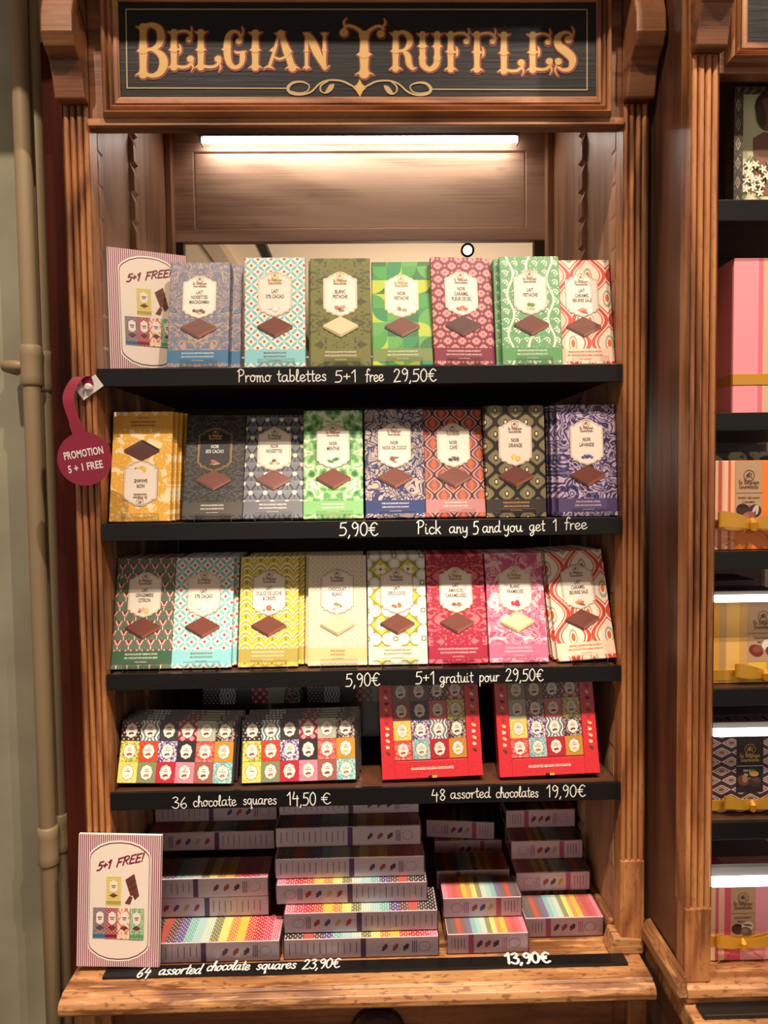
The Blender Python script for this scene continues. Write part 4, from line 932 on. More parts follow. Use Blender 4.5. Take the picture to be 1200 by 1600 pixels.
ROWS = {
 1: [('macadamia', 260, 356, 573, 267, 362, 409, [(.0155, 1)], 'grey-blue paisley bar on the top shelf next to the striped card'),
     ('cacao37', 381, 478, 571, 380, 478, 402, [], 'aqua petal-pattern bar with red dots on the top shelf'),
     ('white_pistachio', 484, 581, 571, 484, 579, 403, [(-.003, 1)], 'dark olive bar with a white chocolate picture on the top shelf'),
     ('dark_pistachio', 582, 678, 570, 580, 673, 409, [], 'green bar with quarter-circle geometric pattern on the top shelf'),
     ('salt_caramel_flower', 679, 766, 569, 672, 762, 402, [(.004, 1)], 'maroon bar with pink flowers on the top shelf'),
     ('milk_pistachio', 785, 881, 568, 780, 876, 400, [(-.004, 1), (-.007, 2), (-.010, 3)], 'green bar with cream vine scrolls on the top shelf'),
     ('butter_caramel', 881, 970, 568, 874, 962, 406, [(.004, 1)], 'cream bar with red waves on the top shelf by the fluted post')],
 2: [('banana', 169, 266, 819, 170, 266, 643, [(.004, 1), (.008, 2), (.012, 3)], 'yellow banana bar standing upside down on the second shelf'),
     ('dark_85', 284, 377, 817, 285, 381, 648, [(.002, 1)], 'black bar with black gold-edged label on the second shelf'),
     ('hazelnut', 378, 473, 815, 383, 474, 648, [(.002, 1)], 'slate grey bar with cream-dotted fans on the second shelf'),
     ('mint', 474, 568, 813, 476, 568, 641, [(0, 1)], 'green leafy mint bar on the second shelf'),
     ('coconut', 570, 667, 812, 570, 663, 639, [(0, 1)], 'navy bar with beige flowers and leaves on the second shelf'),
     ('coffee', 667, 757, 811, 662, 750, 640, [(0, 1), (.002, 2)], 'mauve and red drop-pattern coffee bar on the second shelf'),
     ('orange', 758, 857, 809, 756, 854, 632, [(-.003, 1)], 'black and olive-gold bar with orange slices on the second shelf'),
     ('lavender', 884, 973, 806, 884, 971, 629, [(-.0065, 1), (-.010, 2), (-.017, 3), (-.020, 4)], 'purple scroll-pattern lavender bar in front of its stack on the second shelf')],
 3: [('ginger_lemon', 168, 263, 1056, 173, 268, 876, [(.000, 1), (-.001, 2), (.001, 3), (0, 4), (.002, 5)], 'dark green bar with pink triangles on the third shelf'),
     ('cacao37', 266, 361, 1054, 270, 363, 875, [(.006, 1), (.006, 2), (.007, 3), (.005, 4), (.006, 5), (.007, 6)], 'aqua petal-pattern bar on the third shelf beside the dark green one'),
     ('dulce_de_leche', 371, 466, 1051, 372, 466, 871, [(.008, 1), (.009, 2), (.008, 3), (.007, 4), (.009, 5)], 'yellow and olive wave-pattern bar on the third shelf'),
     ('white_chocolate', 480, 575, 1048, 481, 572, 865, [(-.006, 1), (-.006, 2), (-.005, 3), (-.006, 4), (-.007, 5)], 'beige lattice white chocolate bar on the third shelf'),
     ('speculoos', 576, 669, 1046, 575, 665, 867, [(0, 1), (.001, 2), (0, 3), (-.001, 4), (0, 5)], 'olive bar with retro white petals on the third shelf'),
     ('almond', 671, 763, 1043, 667, 755, 862, [(.0, 1), (-.001, 2), (0, 3), (-.002, 4), (0, 5)], 'crimson damask bar on the third shelf'),
     ('raspberry', 767, 857, 1039, 758, 850, 862, [(0, 1), (-.002, 2), (-.002, 3), (-.003, 4), (-.004, 5)], 'pink blotchy raspberry bar on the third shelf'),
     ('butter_caramel', 873, 964, 1040, 855, 941, 865, [(-.004, 1), (-.005, 2), (-.008, 3), (-.010, 4), (-.012, 5), (-.014, 6)], 'tilted cream bar with red waves at the end of the third shelf')]}
SHORT = {('macadamia', 1): 'blue paisley bar', ('cacao37', 1): 'aqua petal bar on the top shelf', ('white_pistachio', 1): 'dark olive bar', ('dark_pistachio', 1): 'green geometric bar', ('salt_caramel_flower', 1): 'maroon flowered bar', ('milk_pistachio', 1): 'green vine bar', ('butter_caramel', 1): 'red wavy bar on the top shelf', ('banana', 2): 'upside-down yellow bar', ('dark_85', 2): 'black-labelled bar', ('hazelnut', 2): 'grey fan-pattern bar', ('mint', 2): 'leafy mint bar', ('coconut', 2): 'navy floral bar', ('coffee', 2): 'mauve coffee bar', ('orange', 2): 'black and gold orange bar', ('lavender', 2): 'purple lavender bar', ('ginger_lemon', 3): 'dark green bar', ('cacao37', 3): 'aqua petal bar on the third shelf', ('dulce_de_leche', 3): 'yellow wave bar', ('white_chocolate', 3): 'beige lattice bar', ('speculoos', 3): 'olive retro bar', ('almond', 3): 'crimson damask bar', ('raspberry', 3): 'pink raspberry bar', ('butter_caramel', 3): 'tilted red wavy bar'}
ORD = {1: 'top', 2: 'second', 3: 'third'}
for row, items in ROWS.items():
    Zs = Z_S[row-1][1] + .0006
    sol = []
    for it in items:
        key, bl, br, by, tl, tr, ty = it[:7]
        yw_ = R(5) if (key, row) == ('salt_caramel_flower', 1) else 0.0
        back = .014 if (key, row) == ('butter_caramel', 1) else 0.0
        loc, lean, roll = solve_pose((bl+br)/2, by, (tl+tr)/2, ty, .013+back+(.001 if row == 3 else 0), Zs, BH, BT, yw_, R(17 if row == 3 else 14), 3.0 if row == 3 else .4)
        if abs(roll) < R(1.2): roll = 0.0
        roll = 0.0 if (key, row) not in (('butter_caramel', 3), ('raspberry', 3)) else max(-R(1.2), min(R(1.2), roll))
        if (key, row) == ('butter_caramel', 3): roll = -R(3)
        print('BAR', key, row, round(math.degrees(lean), 1), round(math.degrees(roll), 1))
        if roll: loc.z += abs(math.sin(roll))*BW/2*math.cos(lean)
        lo = XLI + BW/2 + .0008 + max(0, -math.sin(roll)*BH); hi = XRI - BW/2 - .0008 - max(0, math.sin(roll)*BH)
        loc.x = max(lo, min(hi, loc.x)); sol.append([loc, lean, roll, yw_])
    nb = lambda i: 0.0 if items[i][0] == 'butter_caramel' and row == 1 else BW + .0003
    for i in range(1, len(sol)): sol[i][0].x = max(sol[i][0].x, sol[i-1][0].x + nb(i))
    sol[-1][0].x = min(sol[-1][0].x, hi)
    for i in range(len(sol)-2, -1, -1): sol[i][0].x = min(sol[i][0].x, sol[i+1][0].x - nb(i+1))
    edge = XLI + .0018
    for key, bl, br, by, tl, tr, ty, behind, lab in items:
        o = new_bar(key)
        ix = [q[8] for q in items].index(lab); loc, lean, roll, yaw = sol[ix]
        nxt = sol[ix+1][0].x - BW - .0003 if ix+1 < len(sol) else XRI - BW/2 - .0018
        wpx = (br-bl); wm = wpx/FPX*(1.0355)
        if key == 'banana':     # stands on its head
            o.matrix_world = Matrix.Translation(loc) @ Matrix.Rotation(-lean, 4, 'X') @ Matrix.Translation((0, 0, BH)) @ Matrix.Rotation(math.pi, 4, 'Y')
        else: pose(o, loc, yaw, lean, roll)
        tag(o, lab, 'chocolate bar', 'chocolate bars on the %s shelf' % ORD[row])
        stp = put('acrylic_stop', STOPM, None, (loc.x + .002, .0125, Zs+.0003))
        words = SHORT[(key, row)]
        tag(stp, 'clear acrylic stop at the foot of the '+words, 'shelf stop', 'clear stops in front of the bars')
        far = loc.x + BW/2
        if (key, row) == ('butter_caramel', 1): edge = loc.x - BW/2 - .01
        for dx, n in behind:
            c = new_bar(key, False)
            l2 = loc + Vector((dx, n*(BT+.0007)/math.cos(lean), 0)); l2.x = max(edge + BW/2 + .0003, min(nxt, l2.x)) if dx or True else l2.x; far = max(far, l2.x + BW/2)
            if key == 'banana': c.matrix_world = Matrix.Translation(l2) @ Matrix.Rotation(-lean, 4, 'X') @ Matrix.Translation((0, 0, BH)) @ Matrix.Rotation(math.pi, 4, 'Y')
            else: pose(c, l2, yaw, lean, roll)
            tag(c, 'spare bar tucked behind the '+words, 'chocolate bar', 'spare bars behind the '+words)
        edge = far

# ------------------------------------------------------------------ small squares in trays and window boxes
def q_plain(a, b): return lambda u, v: mix(a, b, noise(u, v, 24, 2).gt(.58, .1)*.35)
def q_dots(a, b):
    def f(u, v):
        x, y, i, j = stag(u, v, 4.0, 6.0); return mix(a, b, ln(x, y*.75).lt(.17, .05))
    return f
def q_zebra(a, b):
    return lambda u, v: mix(a, b, ((mirror(u)*34.0 + (v*9.0).sin()*2.6).sin()).gt(0.0, .3))
def q_flower(a, b):
    def f(u, v):
        x, y, i, j = stag(u, v, 2.0, 4.0); r = ln(x.ab()-.14, y*.5).mn(ln(x, (y*.5).ab()-.14)); return mix(a, b, r.lt(.14, .03))
    return f
def q_weave(a, b): return lambda u, v: mix(a, b, ((u*60.0).sin()*(v*60.0).sin()).gt(.1, .3))
def q_blot(a, b): return lambda u, v: mix(a, b, noise(u, v, 9.0, 2, 1.0).gt(.52, .06))
SQ = {
 'black_dots': (q_dots((46, 32, 30), (226, 200, 184)),), 'teal_zebra': (q_zebra((64, 116, 130), (232, 218, 204)),), 'black_gold': (d_lattice((38, 36, 40), (70, 66, 64), 4.0, .05),),
 'maroon_flower': (q_flower((126, 26, 48), (226, 142, 142)),), 'sage_lattice': (d_lattice((122, 130, 108), (204, 204, 180), 4.0, .08),), 'black_blotch': (q_blot((40, 32, 32), (186, 160, 150)),),
 'yellow_leaf': (q_blot((226, 208, 96), (132, 132, 56)),), 'orange_red': (q_dots((206, 66, 36), (160, 40, 26)),), 'purple_sprig': (q_blot((70, 60, 120), (226, 206, 214)),),
 'black_plain': (q_plain((36, 34, 36), (52, 48, 48)),), 'red_damask': (d_damask((206, 50, 48), (240, 156, 140), 5.0),), 'ochre': (q_weave((202, 140, 44), (188, 124, 36)),),
 'yellow': (q_blot((236, 190, 74), (246, 214, 120)),), 'olive': (q_plain((124, 128, 86), (112, 116, 74)),), 'crimson': (q_plain((182, 24, 46), (164, 18, 40)),),
 'pink': (q_plain((230, 128, 146), (216, 104, 128)),), 'brick_weave': (q_weave((132, 62, 52), (176, 108, 92)),), 'teal': (q_blot((106, 166, 168), (178, 210, 200)),),
 'dull_olive': (q_plain((116, 96, 70), (100, 80, 58)),), 'brown': (q_plain((118, 76, 60), (98, 60, 48)),), 'brick': (q_weave((160, 66, 46), (120, 44, 34)),), 'pink_dark': (q_plain((200, 90, 100), (186, 76, 90)),)}
SW, SHh, STk = .0270, .0285, .0050
def badge_pts(rx, rz, n=32):
    return [(rx*(1+.055*math.cos(8*a))*math.cos(a), rz*(1+.055*math.cos(8*a))*math.sin(a)) for a in [PI2*i/n for i in range(n)]]
SQM = {}
WORDS = {'yellow_leaf': ('LAIT', 'DULCE'), 'yellow': ('LAIT', 'CARAMEL'), 'teal': ('LAIT', '37% CACAO'), 'pink': ('NOIR', 'FRAMBOISE'), 'ochre': ('NOIR', 'ORANGE'), 'purple_sprig': ('NOIR', 'LAVANDE'), 'sage_lattice': ('LAIT', 'PISTACHE'), 'orange_red': ('LAIT', 'SP\u00c9CULOOS')}
PICC = {'yellow_leaf': (170, 50, 46), 'orange_red': (176, 60, 46), 'purple_sprig': (90, 96, 150), 'red_damask': (170, 60, 50), 'ochre': (226, 176, 70), 'olive': (176, 110, 96), 'crimson': (140, 40, 60), 'pink': (168, 50, 60), 'teal': (176, 100, 80), 'yellow': (206, 196, 190)}
def square_meshes(k):
    if k in SQM: return SQM[k]
    mat = uvmat('square_'+k, SQ[k][0], .35, .5)
    body = MB().box(-SW/2, SW/2, -STk, 0, 0, SHh, mat).mesh('chocolate_square', SW)
    m = MB(); c = SHh/2
    m.flat([(x, c+z) for x, z in badge_pts(.0088, .0106)], -STk-.0002, ink((120, 84, 70)))
    m.flat([(x, c+z) for x, z in badge_pts(.0082, .0099)], -STk-.0004, CREAM)
    w1, w2 = WORDS.get(k, ('NOIR', 'INTENSE'))
    text(m, w1, 0, c+.0034, .0018, -STk-.0006, DARKINK, .02); text(m, w2, 0, c+.0006, .0018, -STk-.0006, DARKINK, .02, maxw=.0135)
    pc_ = ink(PICC.get(k, (96, 60, 52))); m.ell(-.0013, c-.0042, .0028, .0017, -STk-.0006, pc_, 20, 10); m.ell(.0019, c-.0038, .0022, .0015, -STk-.00065, pc_, -30, 10)
    SQM[k] = (body, m.mesh('badge')); return SQM[k]
def add_square(k, parent, x, z, y=0, badge=True):
    a, b = square_meshes(k); s = put('chocolate_square', a, parent, (x, y, z))
    if badge: put('badge', b, s)
    return s
GRID = [['yellow', 'olive', 'crimson', 'pink', 'brick_weave', 'teal'], ['yellow_leaf', 'orange_red', 'purple_sprig', 'black_plain', 'red_damask', 'ochre'], ['black_dots', 'teal_zebra', 'black_gold', 'maroon_flower', 'sage_lattice', 'black_blotch']]
TW, TH, TT = .1690, .0890, .0095
TRAYM = MB().box(-TW/2, TW/2, -TT+STk+.0002, 0, 0, TH, plain('dark_tray_card', (40, 30, 28), .3, coat=.6)).mesh('tray')
WRAPC = clear('cellophane', (250, 250, 250), .12)
def tray(loc, lean, rows=3, badge=True, roll=0.0, yaw=0.0):
    o = put('assortment_tray', TRAYM); pose(o, loc, yaw, lean, roll)
    for r in range(3-rows, 3):
        for c in range(6): add_square(GRID[r][c], o, -TW/2 + SW/2 + .0028 + c*(SW+.0003), .0012 + r*(SHh+.0004), -TT+STk, badge)
    return o
Z4 = Z_S[3][1]+.0008
n_t = 0
for bl, br, by, tl, tr, ty, word in ((176, 368, 1238, 189, 372, 1133, 'first'), (374, 560, 1231, 374, 560, 1129, 'second')):
    loc, lean, roll = solve_pose((bl+br)/2, by, (tl+tr)/2, ty, .012, Z4, TH, TT, 0, R(20), .6)
    loc.z += abs(math.sin(roll))*TW/2
    o = tray(loc, lean, roll=roll)
    side = 'at the cabinet side' if word == 'first' else 'next to the red box'
    tag(o, 'clear-wrapped tray of eighteen patterned squares in front %s' % side, 'chocolate box', 'front trays of squares')
    for n in range(1, 5):
        l2 = loc + Vector(((.002 if n % 2 else -.001) + n*.0012, n*(TT+.0012)/math.cos(lean), 0)); c = tray(l2, lean, 1, True, roll)
        tag(c, 'spare tray of squares stacked behind the front tray %s' % side, 'chocolate box', 'spare trays of squares %s' % side)
for x_, nm in ((-.195, 'at the cabinet side'), (-.018, 'nearer the red box')):
    for n in range(3):
        c = tray(Vector((x_+n*.003, .205+n*.022, Z4)), R(9), 1, False)
        tag(c, 'dark tray standing at the back of the fourth shelf %s' % nm, 'chocolate box', 'trays at the back of the fourth shelf %s' % nm)

# red window boxes
RW, RH, RT = .1465, .1395, .0220
RED = uvmat('red_card', lambda u, v: mix((196, 34, 44), (172, 24, 36), noise(u, v, 34, 2).gt(.6, .08)*.6), .35, .4)
def red_box(loc, lean, roll, grid, dx, dz, label, yaw=0):
    o = empty('window_box'); pose(o, loc, yaw, lean, roll)
    w0, w1, z0, z1 = -.0545, .0525, .0245, .1360
    m = MB(); y0 = -RT
    m.box(-RW/2, RW/2, y0+.004, 0, 0, RH, RED)
    for b_ in ((-RW/2, w0, 0, RH), (w1, RW/2, 0, RH), (w0, w1, 0, z0), (w0, w1, z1, RH)): m.box(b_[0], b_[1], y0, y0+.004, b_[2], b_[3], RED)
    m.build('box', o, uvw=RW, bevel=.0006)
    sw_, gap = SW*.94, .0267
    for r in range(4):
        for c in range(4):
            s = add_square(grid[r][c], o, w0+.0134+c*gap+dx, z1-.0275*(r+1)+.0002+dz, y0+.0047)
            s.scale = (.94, .45, .955)
    MB().box(w0+.0005, w1-.0005, y0-.0002, y0+.0001, z0, z1, WRAPC).build('window_film', o)
    m = MB(); text(m, '48 ASSORTED BELGIAN CHOCOLATES', 0, .0120, .0036, y0-.0006, CREAM, .02, maxw=.078)
    m.build('caption', o)
    for k, sx in enumerate((-1, 1)):
        m = MB()
        for i in range(11):
            z = .036+i*.0088; cc = [(84, 50, 36), (236, 200, 150), (226, 190, 130), (240, 210, 180), (232, 186, 92), (150, 40, 44), (150, 40, 44), (222, 160, 70), (96, 30, 36), (236, 190, 170), (150, 44, 50)][i]
            m.ell(sx*.0632 + (.0 if i % 2 else .0008), z, .0029, .0020, y0-.0006, ink(cc), rot=(i*53) % 90-45, n=10); m.ell(sx*.0632-.0014, z+.0016, .0018, .0014, y0-.00065, ink(cc), rot=i*31, n=8)
        m.build('border_pictures', o)
    m = MB(); m.rect(-.0065, -.0005, .0004, .0036, y0-.0006, ink((36, 26, 26))); m.rect(-.0005, .006, .0004, .0036, y0-.0006, ink((232, 176, 60))); m.build('flag_mark', o)
    return tag(o, label, 'chocolate box', 'red window boxes')
RG = [['dull_olive', 'brown', 'black_dots', 'maroon_flower'], ['brick', 'black_plain', 'pink_dark', 'yellow_leaf'], ['yellow', 'purple_sprig', 'teal_zebra', 'black_blotch'], ['red_damask', 'teal', 'crimson', 'ochre']]
RG2 = [['olive', 'brown', 'black_dots', 'maroon_flower'], ['sage_lattice', 'black_blotch', 'pink_dark', 'yellow_leaf'], ['yellow', 'purple_sprig', 'teal_zebra', 'black_blotch'], ['red_damask', 'teal', 'crimson', 'ochre']]
for bl, br, by, tl, tr, ty, g, lab in ((596, 757, 1226, 591, 746, 1073, RG, 'red window box of sixteen squares right beside the tray of small squares'), (778, 942, 1222, 764, 915, 1071, RG2, 'red window box of sixteen squares nearest the fluted post on the fourth shelf')):
    loc, lean, roll = solve_pose((bl+br)/2, by, (tl+tr)/2, ty, .012, Z4, RH, RT, 0, R(16)); lean = max(R(12), min(lean, R(20))); roll = max(-R(1.5), min(R(1.5), roll))
    loc.z += abs(math.sin(roll))*RW/2
    red_box(loc, lean, roll, g, 0, 0, lab)

# ------------------------------------------------------------------ lilac boxes with striped tops on the ledge
STR = [(236, 120, 146), (206, 66, 92), (196, 34, 44), (206, 78, 44), (240, 196, 86), (206, 140, 46), (236, 220, 110), (126, 128, 76), (196, 214, 196), (176, 208, 204), (120, 184, 178), (92, 78, 140), (96, 62, 56), (196, 96, 82), (70, 58, 54), (44, 40, 42)]
def stripes(flip):
    def f(u, v):
        u = (u*-1.0 + 1.0) if flip else u
        c = ramp(u, [(i/16, s_) for i, s_ in enumerate(STR)])
        h = hsh((u*16.0).fl(), v*0.0, 2.0)
        a = (u*64.0).fr() - .5; b = (v*9.0 + h*3.0 + (u*64.0).fl()*.5).fr() - .5
        dot = ln(a, b).lt(.30, .1)*h.gt(.35, .01)
        c = mix(c, (244, 232, 220), dot*.5)
        return mix(c, (90, 50, 50), ((u*64.0).fr() - .5).ab().gt(.44, .06)*.55)
    return f
TOP_A = uvmat('striped_top_pink_first', stripes(False), .35, .6); TOP_B = uvmat('striped_top_pink_last', stripes(True), .35, .6)
LILAC = plain('lilac_card', (222, 198, 208), .4, coat=.4); PLUM = ink((104, 66, 112)); PLUMR = ink((196, 92, 128)); LINES = ink((120, 100, 118))
BXH, BXD = .0292, .0600
def box_meshes(W, flip, rosy):
    t = 'rosy' if rosy else ''
    body = MB().box(-W/2, W/2, 0, BXD, 0, BXH, plain('rose_lilac_card', (230, 194, 206), .4, coat=.4) if rosy else LILAC).mesh('sleeve')
    top = MB(); top.box(-W/2+.001, W/2-.001, .0012, BXD-.0012, BXH, BXH+.0006, TOP_B if flip else TOP_A)
    tm = top.mesh('square_tops', lambda c: (c.x/W+.5, c.y/W*3.0))
    m = MB(); y = -.0003; s = 1 if flip else -1; P = PLUMR if rosy else PLUM
    k = W/.222
    ex = s*(W/2-.020)
    m.ribbon([(ex+.0085*math.cos(PI2*i/18), .018+.0085*math.sin(PI2*i/18)) for i in range(19)], .0006, y, LINES, caps=False)
    for q in (-.0028, 0, .0028): m.ribbon([(ex-s*.0145+q, .007), (ex-s*.0145+q, .029)], .0011, y, P, caps=False)
    cols = [(92, 60, 62), (168, 84, 72), (104, 70, 92), (214, 204, 206)] if flip else [(178, 66, 62), (92, 80, 120), (206, 168, 110), (190, 60, 80)]
    nn = 4 if W > .15 else 3
    for i in range(nn):
        x = ex - s*(.027+.0155*i*(1 if W > .15 else .78)); c = ink(cols[i]); m.ell(x, .0175, .0042, .0034, y-.0002, c, 25*i, 12); m.ell(x+.002, .0215, .0028, .0024, y-.00025, c, -20*i, 10); m.ell(x-.002, .0135, .0026, .002, y-.00025, c, 40, 10)
    bx_ = ex - s*((.027+.0155*nn) if W > .15 else .0635)
    m.rect(bx_-.0038, bx_+.0038, .0006, .0356, y, P)
    x = bx_ - s*.010; n = 0
    lim = W/2-.006
    while abs(x) < lim and n < 20:
        hgt = .020 if n not in (4, 9) else .030
        m.ribbon([(x, .019-hgt/2+.002*math.sin(n*2.1)), (x, .019+hgt/2)], .0010 if n not in (4, 9) else .0004, y, LINES, caps=False); x -= s*(.0088 if W > .15 else .0046); n += 1
    wr = MB(); g = .0011
    wr.box(-W/2-g, W/2+g, -g, BXD+g, .0003, BXH+.0018, WRAPC)
    for sx in (-1, 1):
        wr.raw([(sx*(W/2+g), -.0005, .004), (sx*(W/2+.003), .012, .010), (sx*(W/2+g), BXD*.6, .004), (sx*(W/2+g), BXD*.6, BXH*.8), (sx*(W/2+.0025), .012, BXH*.7), (sx*(W/2+g), -.0005, BXH*.9)], [(0, 1, 4, 5), (1, 2, 3, 4)], WRAPC)
    m.v = [(q[0], q[1], q[2]*BXH/.0362) for q in m.v]
    return body, tm, m.mesh('front_print'), wr.mesh('plastic_wrap')
BXM = {}
def lilac_box(W, flip, rosy, x, y, z, yaw, label, group, print_top=False):
    key = (W, flip, rosy)
    if key not in BXM: BXM[key] = box_meshes(W, flip, rosy)
    b, t, f, w_ = BXM[key]
    o = empty('chocolate_box', (x, y, z)); o.rotation_euler.z = yaw
    bo = put('sleeve', b, o); bev(bo, .0008, 2)
    if print_top:
        q = put('label_print', f, o, (0, .008, BXH+.0004)); q.rotation_euler.x = -R(90)
    else: put('square_tops', t, o)
    put('front_print', f, o); put('plastic_wrap', w_, o)
    return tag(o, label, 'chocolate box', group)
def stack_box(xl, xr, py, k, W, flip, rosy, label, group, yaw=0, print_top=False, dz=0.0, dy=0.0):
    z = LZ + .0008 + k*(BXH+.0021) + dz
    p = atz((xl+xr)/2, py, z); p.x = max(XLI + W/2 + .0092, min(XRI - W/2 - .0112, p.x))
    lilac_box(W, flip, rosy, p.x, p.y + dy, z, yaw, label, group, print_top); return p
LB, LL, SB = .2235, .2020, .1180
PL = []
G1, G2, G3, G4 = 'long boxes in the stack behind the card', 'long boxes in the middle stack', 'short boxes in the third stack', 'short boxes in the stack by the post'
PL.append(stack_box(440, 690, 1496, 0, LB, True, False, 'long lilac box at the bottom of the middle stack', G2))
PL.append(stack_box(441, 688, 1455, 1, LB, False, False, 'long lilac box second from the bottom in the middle stack', G2))
PL.append(stack_box(431, 669, 1410, 2, LB, False, False, 'long lilac box third from the bottom in the middle stack', G2))
PL.append(stack_box(432, 662, 1370, 3, LB, True, False, 'long lilac box third from the top in the middle stack', G2))
PL.append(stack_box(433, 656, 1321, 4, LB, True, False, 'long lilac box second from the top in the middle stack', G2))
PL.append(stack_box(438, 653, 1271, 5, LB, True, False, 'long lilac box topmost in the middle stack', G2))
PL.append(stack_box(214, 440, 1503, 0, LL, True, False, 'long lilac box at the foot of the stack behind the striped card', G1))
PL.append(stack_box(199, 425, 1432, 1, LL, False, False, 'long lilac box second up in the stack behind the striped card', G1))
PL.append(stack_box(197, 423, 1402, 2, LL, True, False, 'long lilac box with a bright striped top behind the striped card', G1))
PL.append(stack_box(204, 430, 1328, 3, LL, False, False, 'long lilac box second from the top behind the striped card', G1))
PL.append(stack_box(204, 430, 1283, 4, LL, True, False, 'long lilac box topmost of the stack behind the striped card', G1))
PL.append(stack_box(697, 828, 1489, 0, SB, True, True, 'short rosy box at the bottom of the stack beside the price', G3))
PL.append(stack_box(690, 818, 1432, 1, SB, False, True, 'short rosy box on top of the front box beside the price', G3))
PL.append(stack_box(679, 800, 1388, 1, SB, True, True, 'short rosy box just behind the second box of the third stack', G3))
PL.append(stack_box(675, 792, 1345, 1, SB, False, True, 'short rosy box at the shaded back of the third stack', G3, dy=.012))
PL.append(stack_box(672, 774, 1325, 2, SB, False, True, 'short rosy box set askew on top of the third stack', G3, yaw=R(-7), dy=.035))
PL.append(stack_box(822, 942, 1463, 0, SB, True, True, 'short rosy box at the bottom of the stack by the post', G4))
PL.append(stack_box(806, 926, 1417, 0, SB, False, True, 'short rosy box lying label up behind the bottom box by the post', G4, print_top=True, dy=.012))
PL.append(stack_box(805, 925, 1391, 1, SB, False, True, 'short rosy box third down in the stack by the post', G4))
PL.append(stack_box(800, 914, 1341, 2, SB, False, True, 'short rosy box second down in the stack by the post', G4))
PL.append(stack_box(789, 901, 1292, 3, SB, True, True, 'short rosy box topmost in the stack by the post', G4))
for p in PL: print('BOX', [round(c, 3) for c in p])

# ------------------------------------------------------------------ striped promotion cards
def stripecard(u, v): return mix((226, 206, 200), (136, 58, 84), (u*40.0).fr().gt(.5, .12))
M_CARD = uvmat('plum_striped_card', stripecard, .5, .05)
CW, CHh, CT = .1200, .1830, .0048
PLUMT = ink((124, 26, 58)); OUT = ink((86, 52, 60))
def barrel(sx, s):
    w_, h = .0425*s, .0800*s; pts = []
    half = [(0, h), (w_*.35, h*.985), (w_*.65, h*.93), (w_*.88, h*.845), (w_*.97, h*.79), (w_, h*.72), (w_*1.0, 0), (w_, -h*.72), (w_*.97, -h*.79), (w_*.88, -h*.845), (w_*.65, -h*.93), (w_*.35, -h*.985), (0, -h)]
    return half + [(-x, z) for x, z in half[-2:0:-1]]
def card():
    o = empty('promotion_card')
    m = MB(); m.box(-CW/2, CW/2, -CT+.0004, 0, 0, CHh, WHITE); m.rect(-CW/2, CW/2, 0, CHh, -CT, M_CARD); m.build('board', o, uvw=CW)
    c = CHh/2
    m = MB(); m.flat([(x, c+z) for x, z in barrel(0, 1.05)], -CT-.0003, WHITE); m.flat([(x, c+z) for x, z in barrel(0, 1.02)], -CT-.0005, OUT); m.flat([(x, c+z) for x, z in barrel(0, 1.0)], -CT-.0007, plain('card_cream', (232, 216, 200), .5)); m.build('panel', o)
    m = MB(); hand(m, '5+1', -.0330, c+.0420, -.0130, .0062, -CT-.0010, PLUMT, .34, slope=.22, shear=.30); hand(m, 'FREE!', -.0050, c+.0480, .0350, .0060, -CT-.0010, PLUMT, .32, slope=.22, shear=.30); m.build('lettering', o)
    y = -CT-.0010
    def mini(x, z, w_, h, key, band=True):
        mm = MB(); mm.rect(-w_/2, w_/2, 0, h, 0, MATS['wrapper_'+key]); q = mm.build('bar_picture', o, uvw=w_); q.location = (x, y, z)
        l = MB(); l.flat(plaque(0, .46*h, .88*h, w_*.26), -.0002, CREAM); l.rect(-w_*.16, w_*.16, .68*h, .71*h, -.0004, DARKINK); l.rect(-w_*.12, w_*.12, .62*h, .645*h, -.0004, DARKINK)
        l.flat([(0, .28*h), (w_*.3, .36*h), (0, .44*h), (-w_*.3, .36*h)], -.0004, ink((110, 58, 46))); ll = l.build('label_panel', q); return q
    mini(-.0080, c-.0060, .0215, .0400, 'dulce_de_leche')
    for i, (k_, z_) in enumerate((('macadamia', -.0520), ('salt_caramel_flower', -.0520), ('butter_caramel', -.0520), ('milk_pistachio', -.0520))):
        q = mini(-.0270+i*.0178, c+z_, .0205, .0430, k_); q.location.y = y - .0003*i
    m = MB(); br = ink((104, 56, 46)); b2 = ink((86, 44, 38))
    m.flat([(.0085, c+.030), (.0215, c+.0385), (.0290, c+.008), (.0230, c+.002), (.0195, c+.0085), (.0165, c+.0075)], y, br); m.flat([(.0150, c+.0078), (.0198, c+.0062), (.0160, c-.0040), (.0085, c-.0025)], y-.0002, br)
    for a_, b_ in (((.0120, .0230), (.0245, .0300)), ((.0142, .0160), (.0262, .0220)), ((.0150, .0342), (.0235, .0050))): m.ribbon([(a_[0], c+a_[1]), (b_[0], c+b_[1])], .0006, y-.0003, b2, caps=False)
    m.build('chocolate_picture', o); return o
c1 = card(); tag(c1, 'striped five plus one free card standing on the ledge in front of the boxes', 'card', 'striped promotion cards')
cb_ = atz(181, 1508, LZ+.0052); loc = Vector((cb_.x, min(cb_.y, -.0105)+CT, LZ+.0050)); lean = R(1.2)
def ctop(h):
    return proj(Matrix.Translation(loc) @ Matrix.Rotation(-lean, 4, 'X') @ Vector((0, -CT, h)))[1]
sc_ = 1.0
for _ in range(20): sc_ *= 1 + (ctop(CHh*sc_) - 1307)/1500
loc.x += .0055; pose(c1, loc, 0, lean, R(2.4)); c1.location.z += .0026; c1.scale = (.97, 1, sc_); print('CARD', sc_, loc)
c2 = copy_tree(c1); tag(c2, 'striped five plus one free card on the top shelf at the cabinet side', 'card', 'striped promotion cards')
yw = R(25)
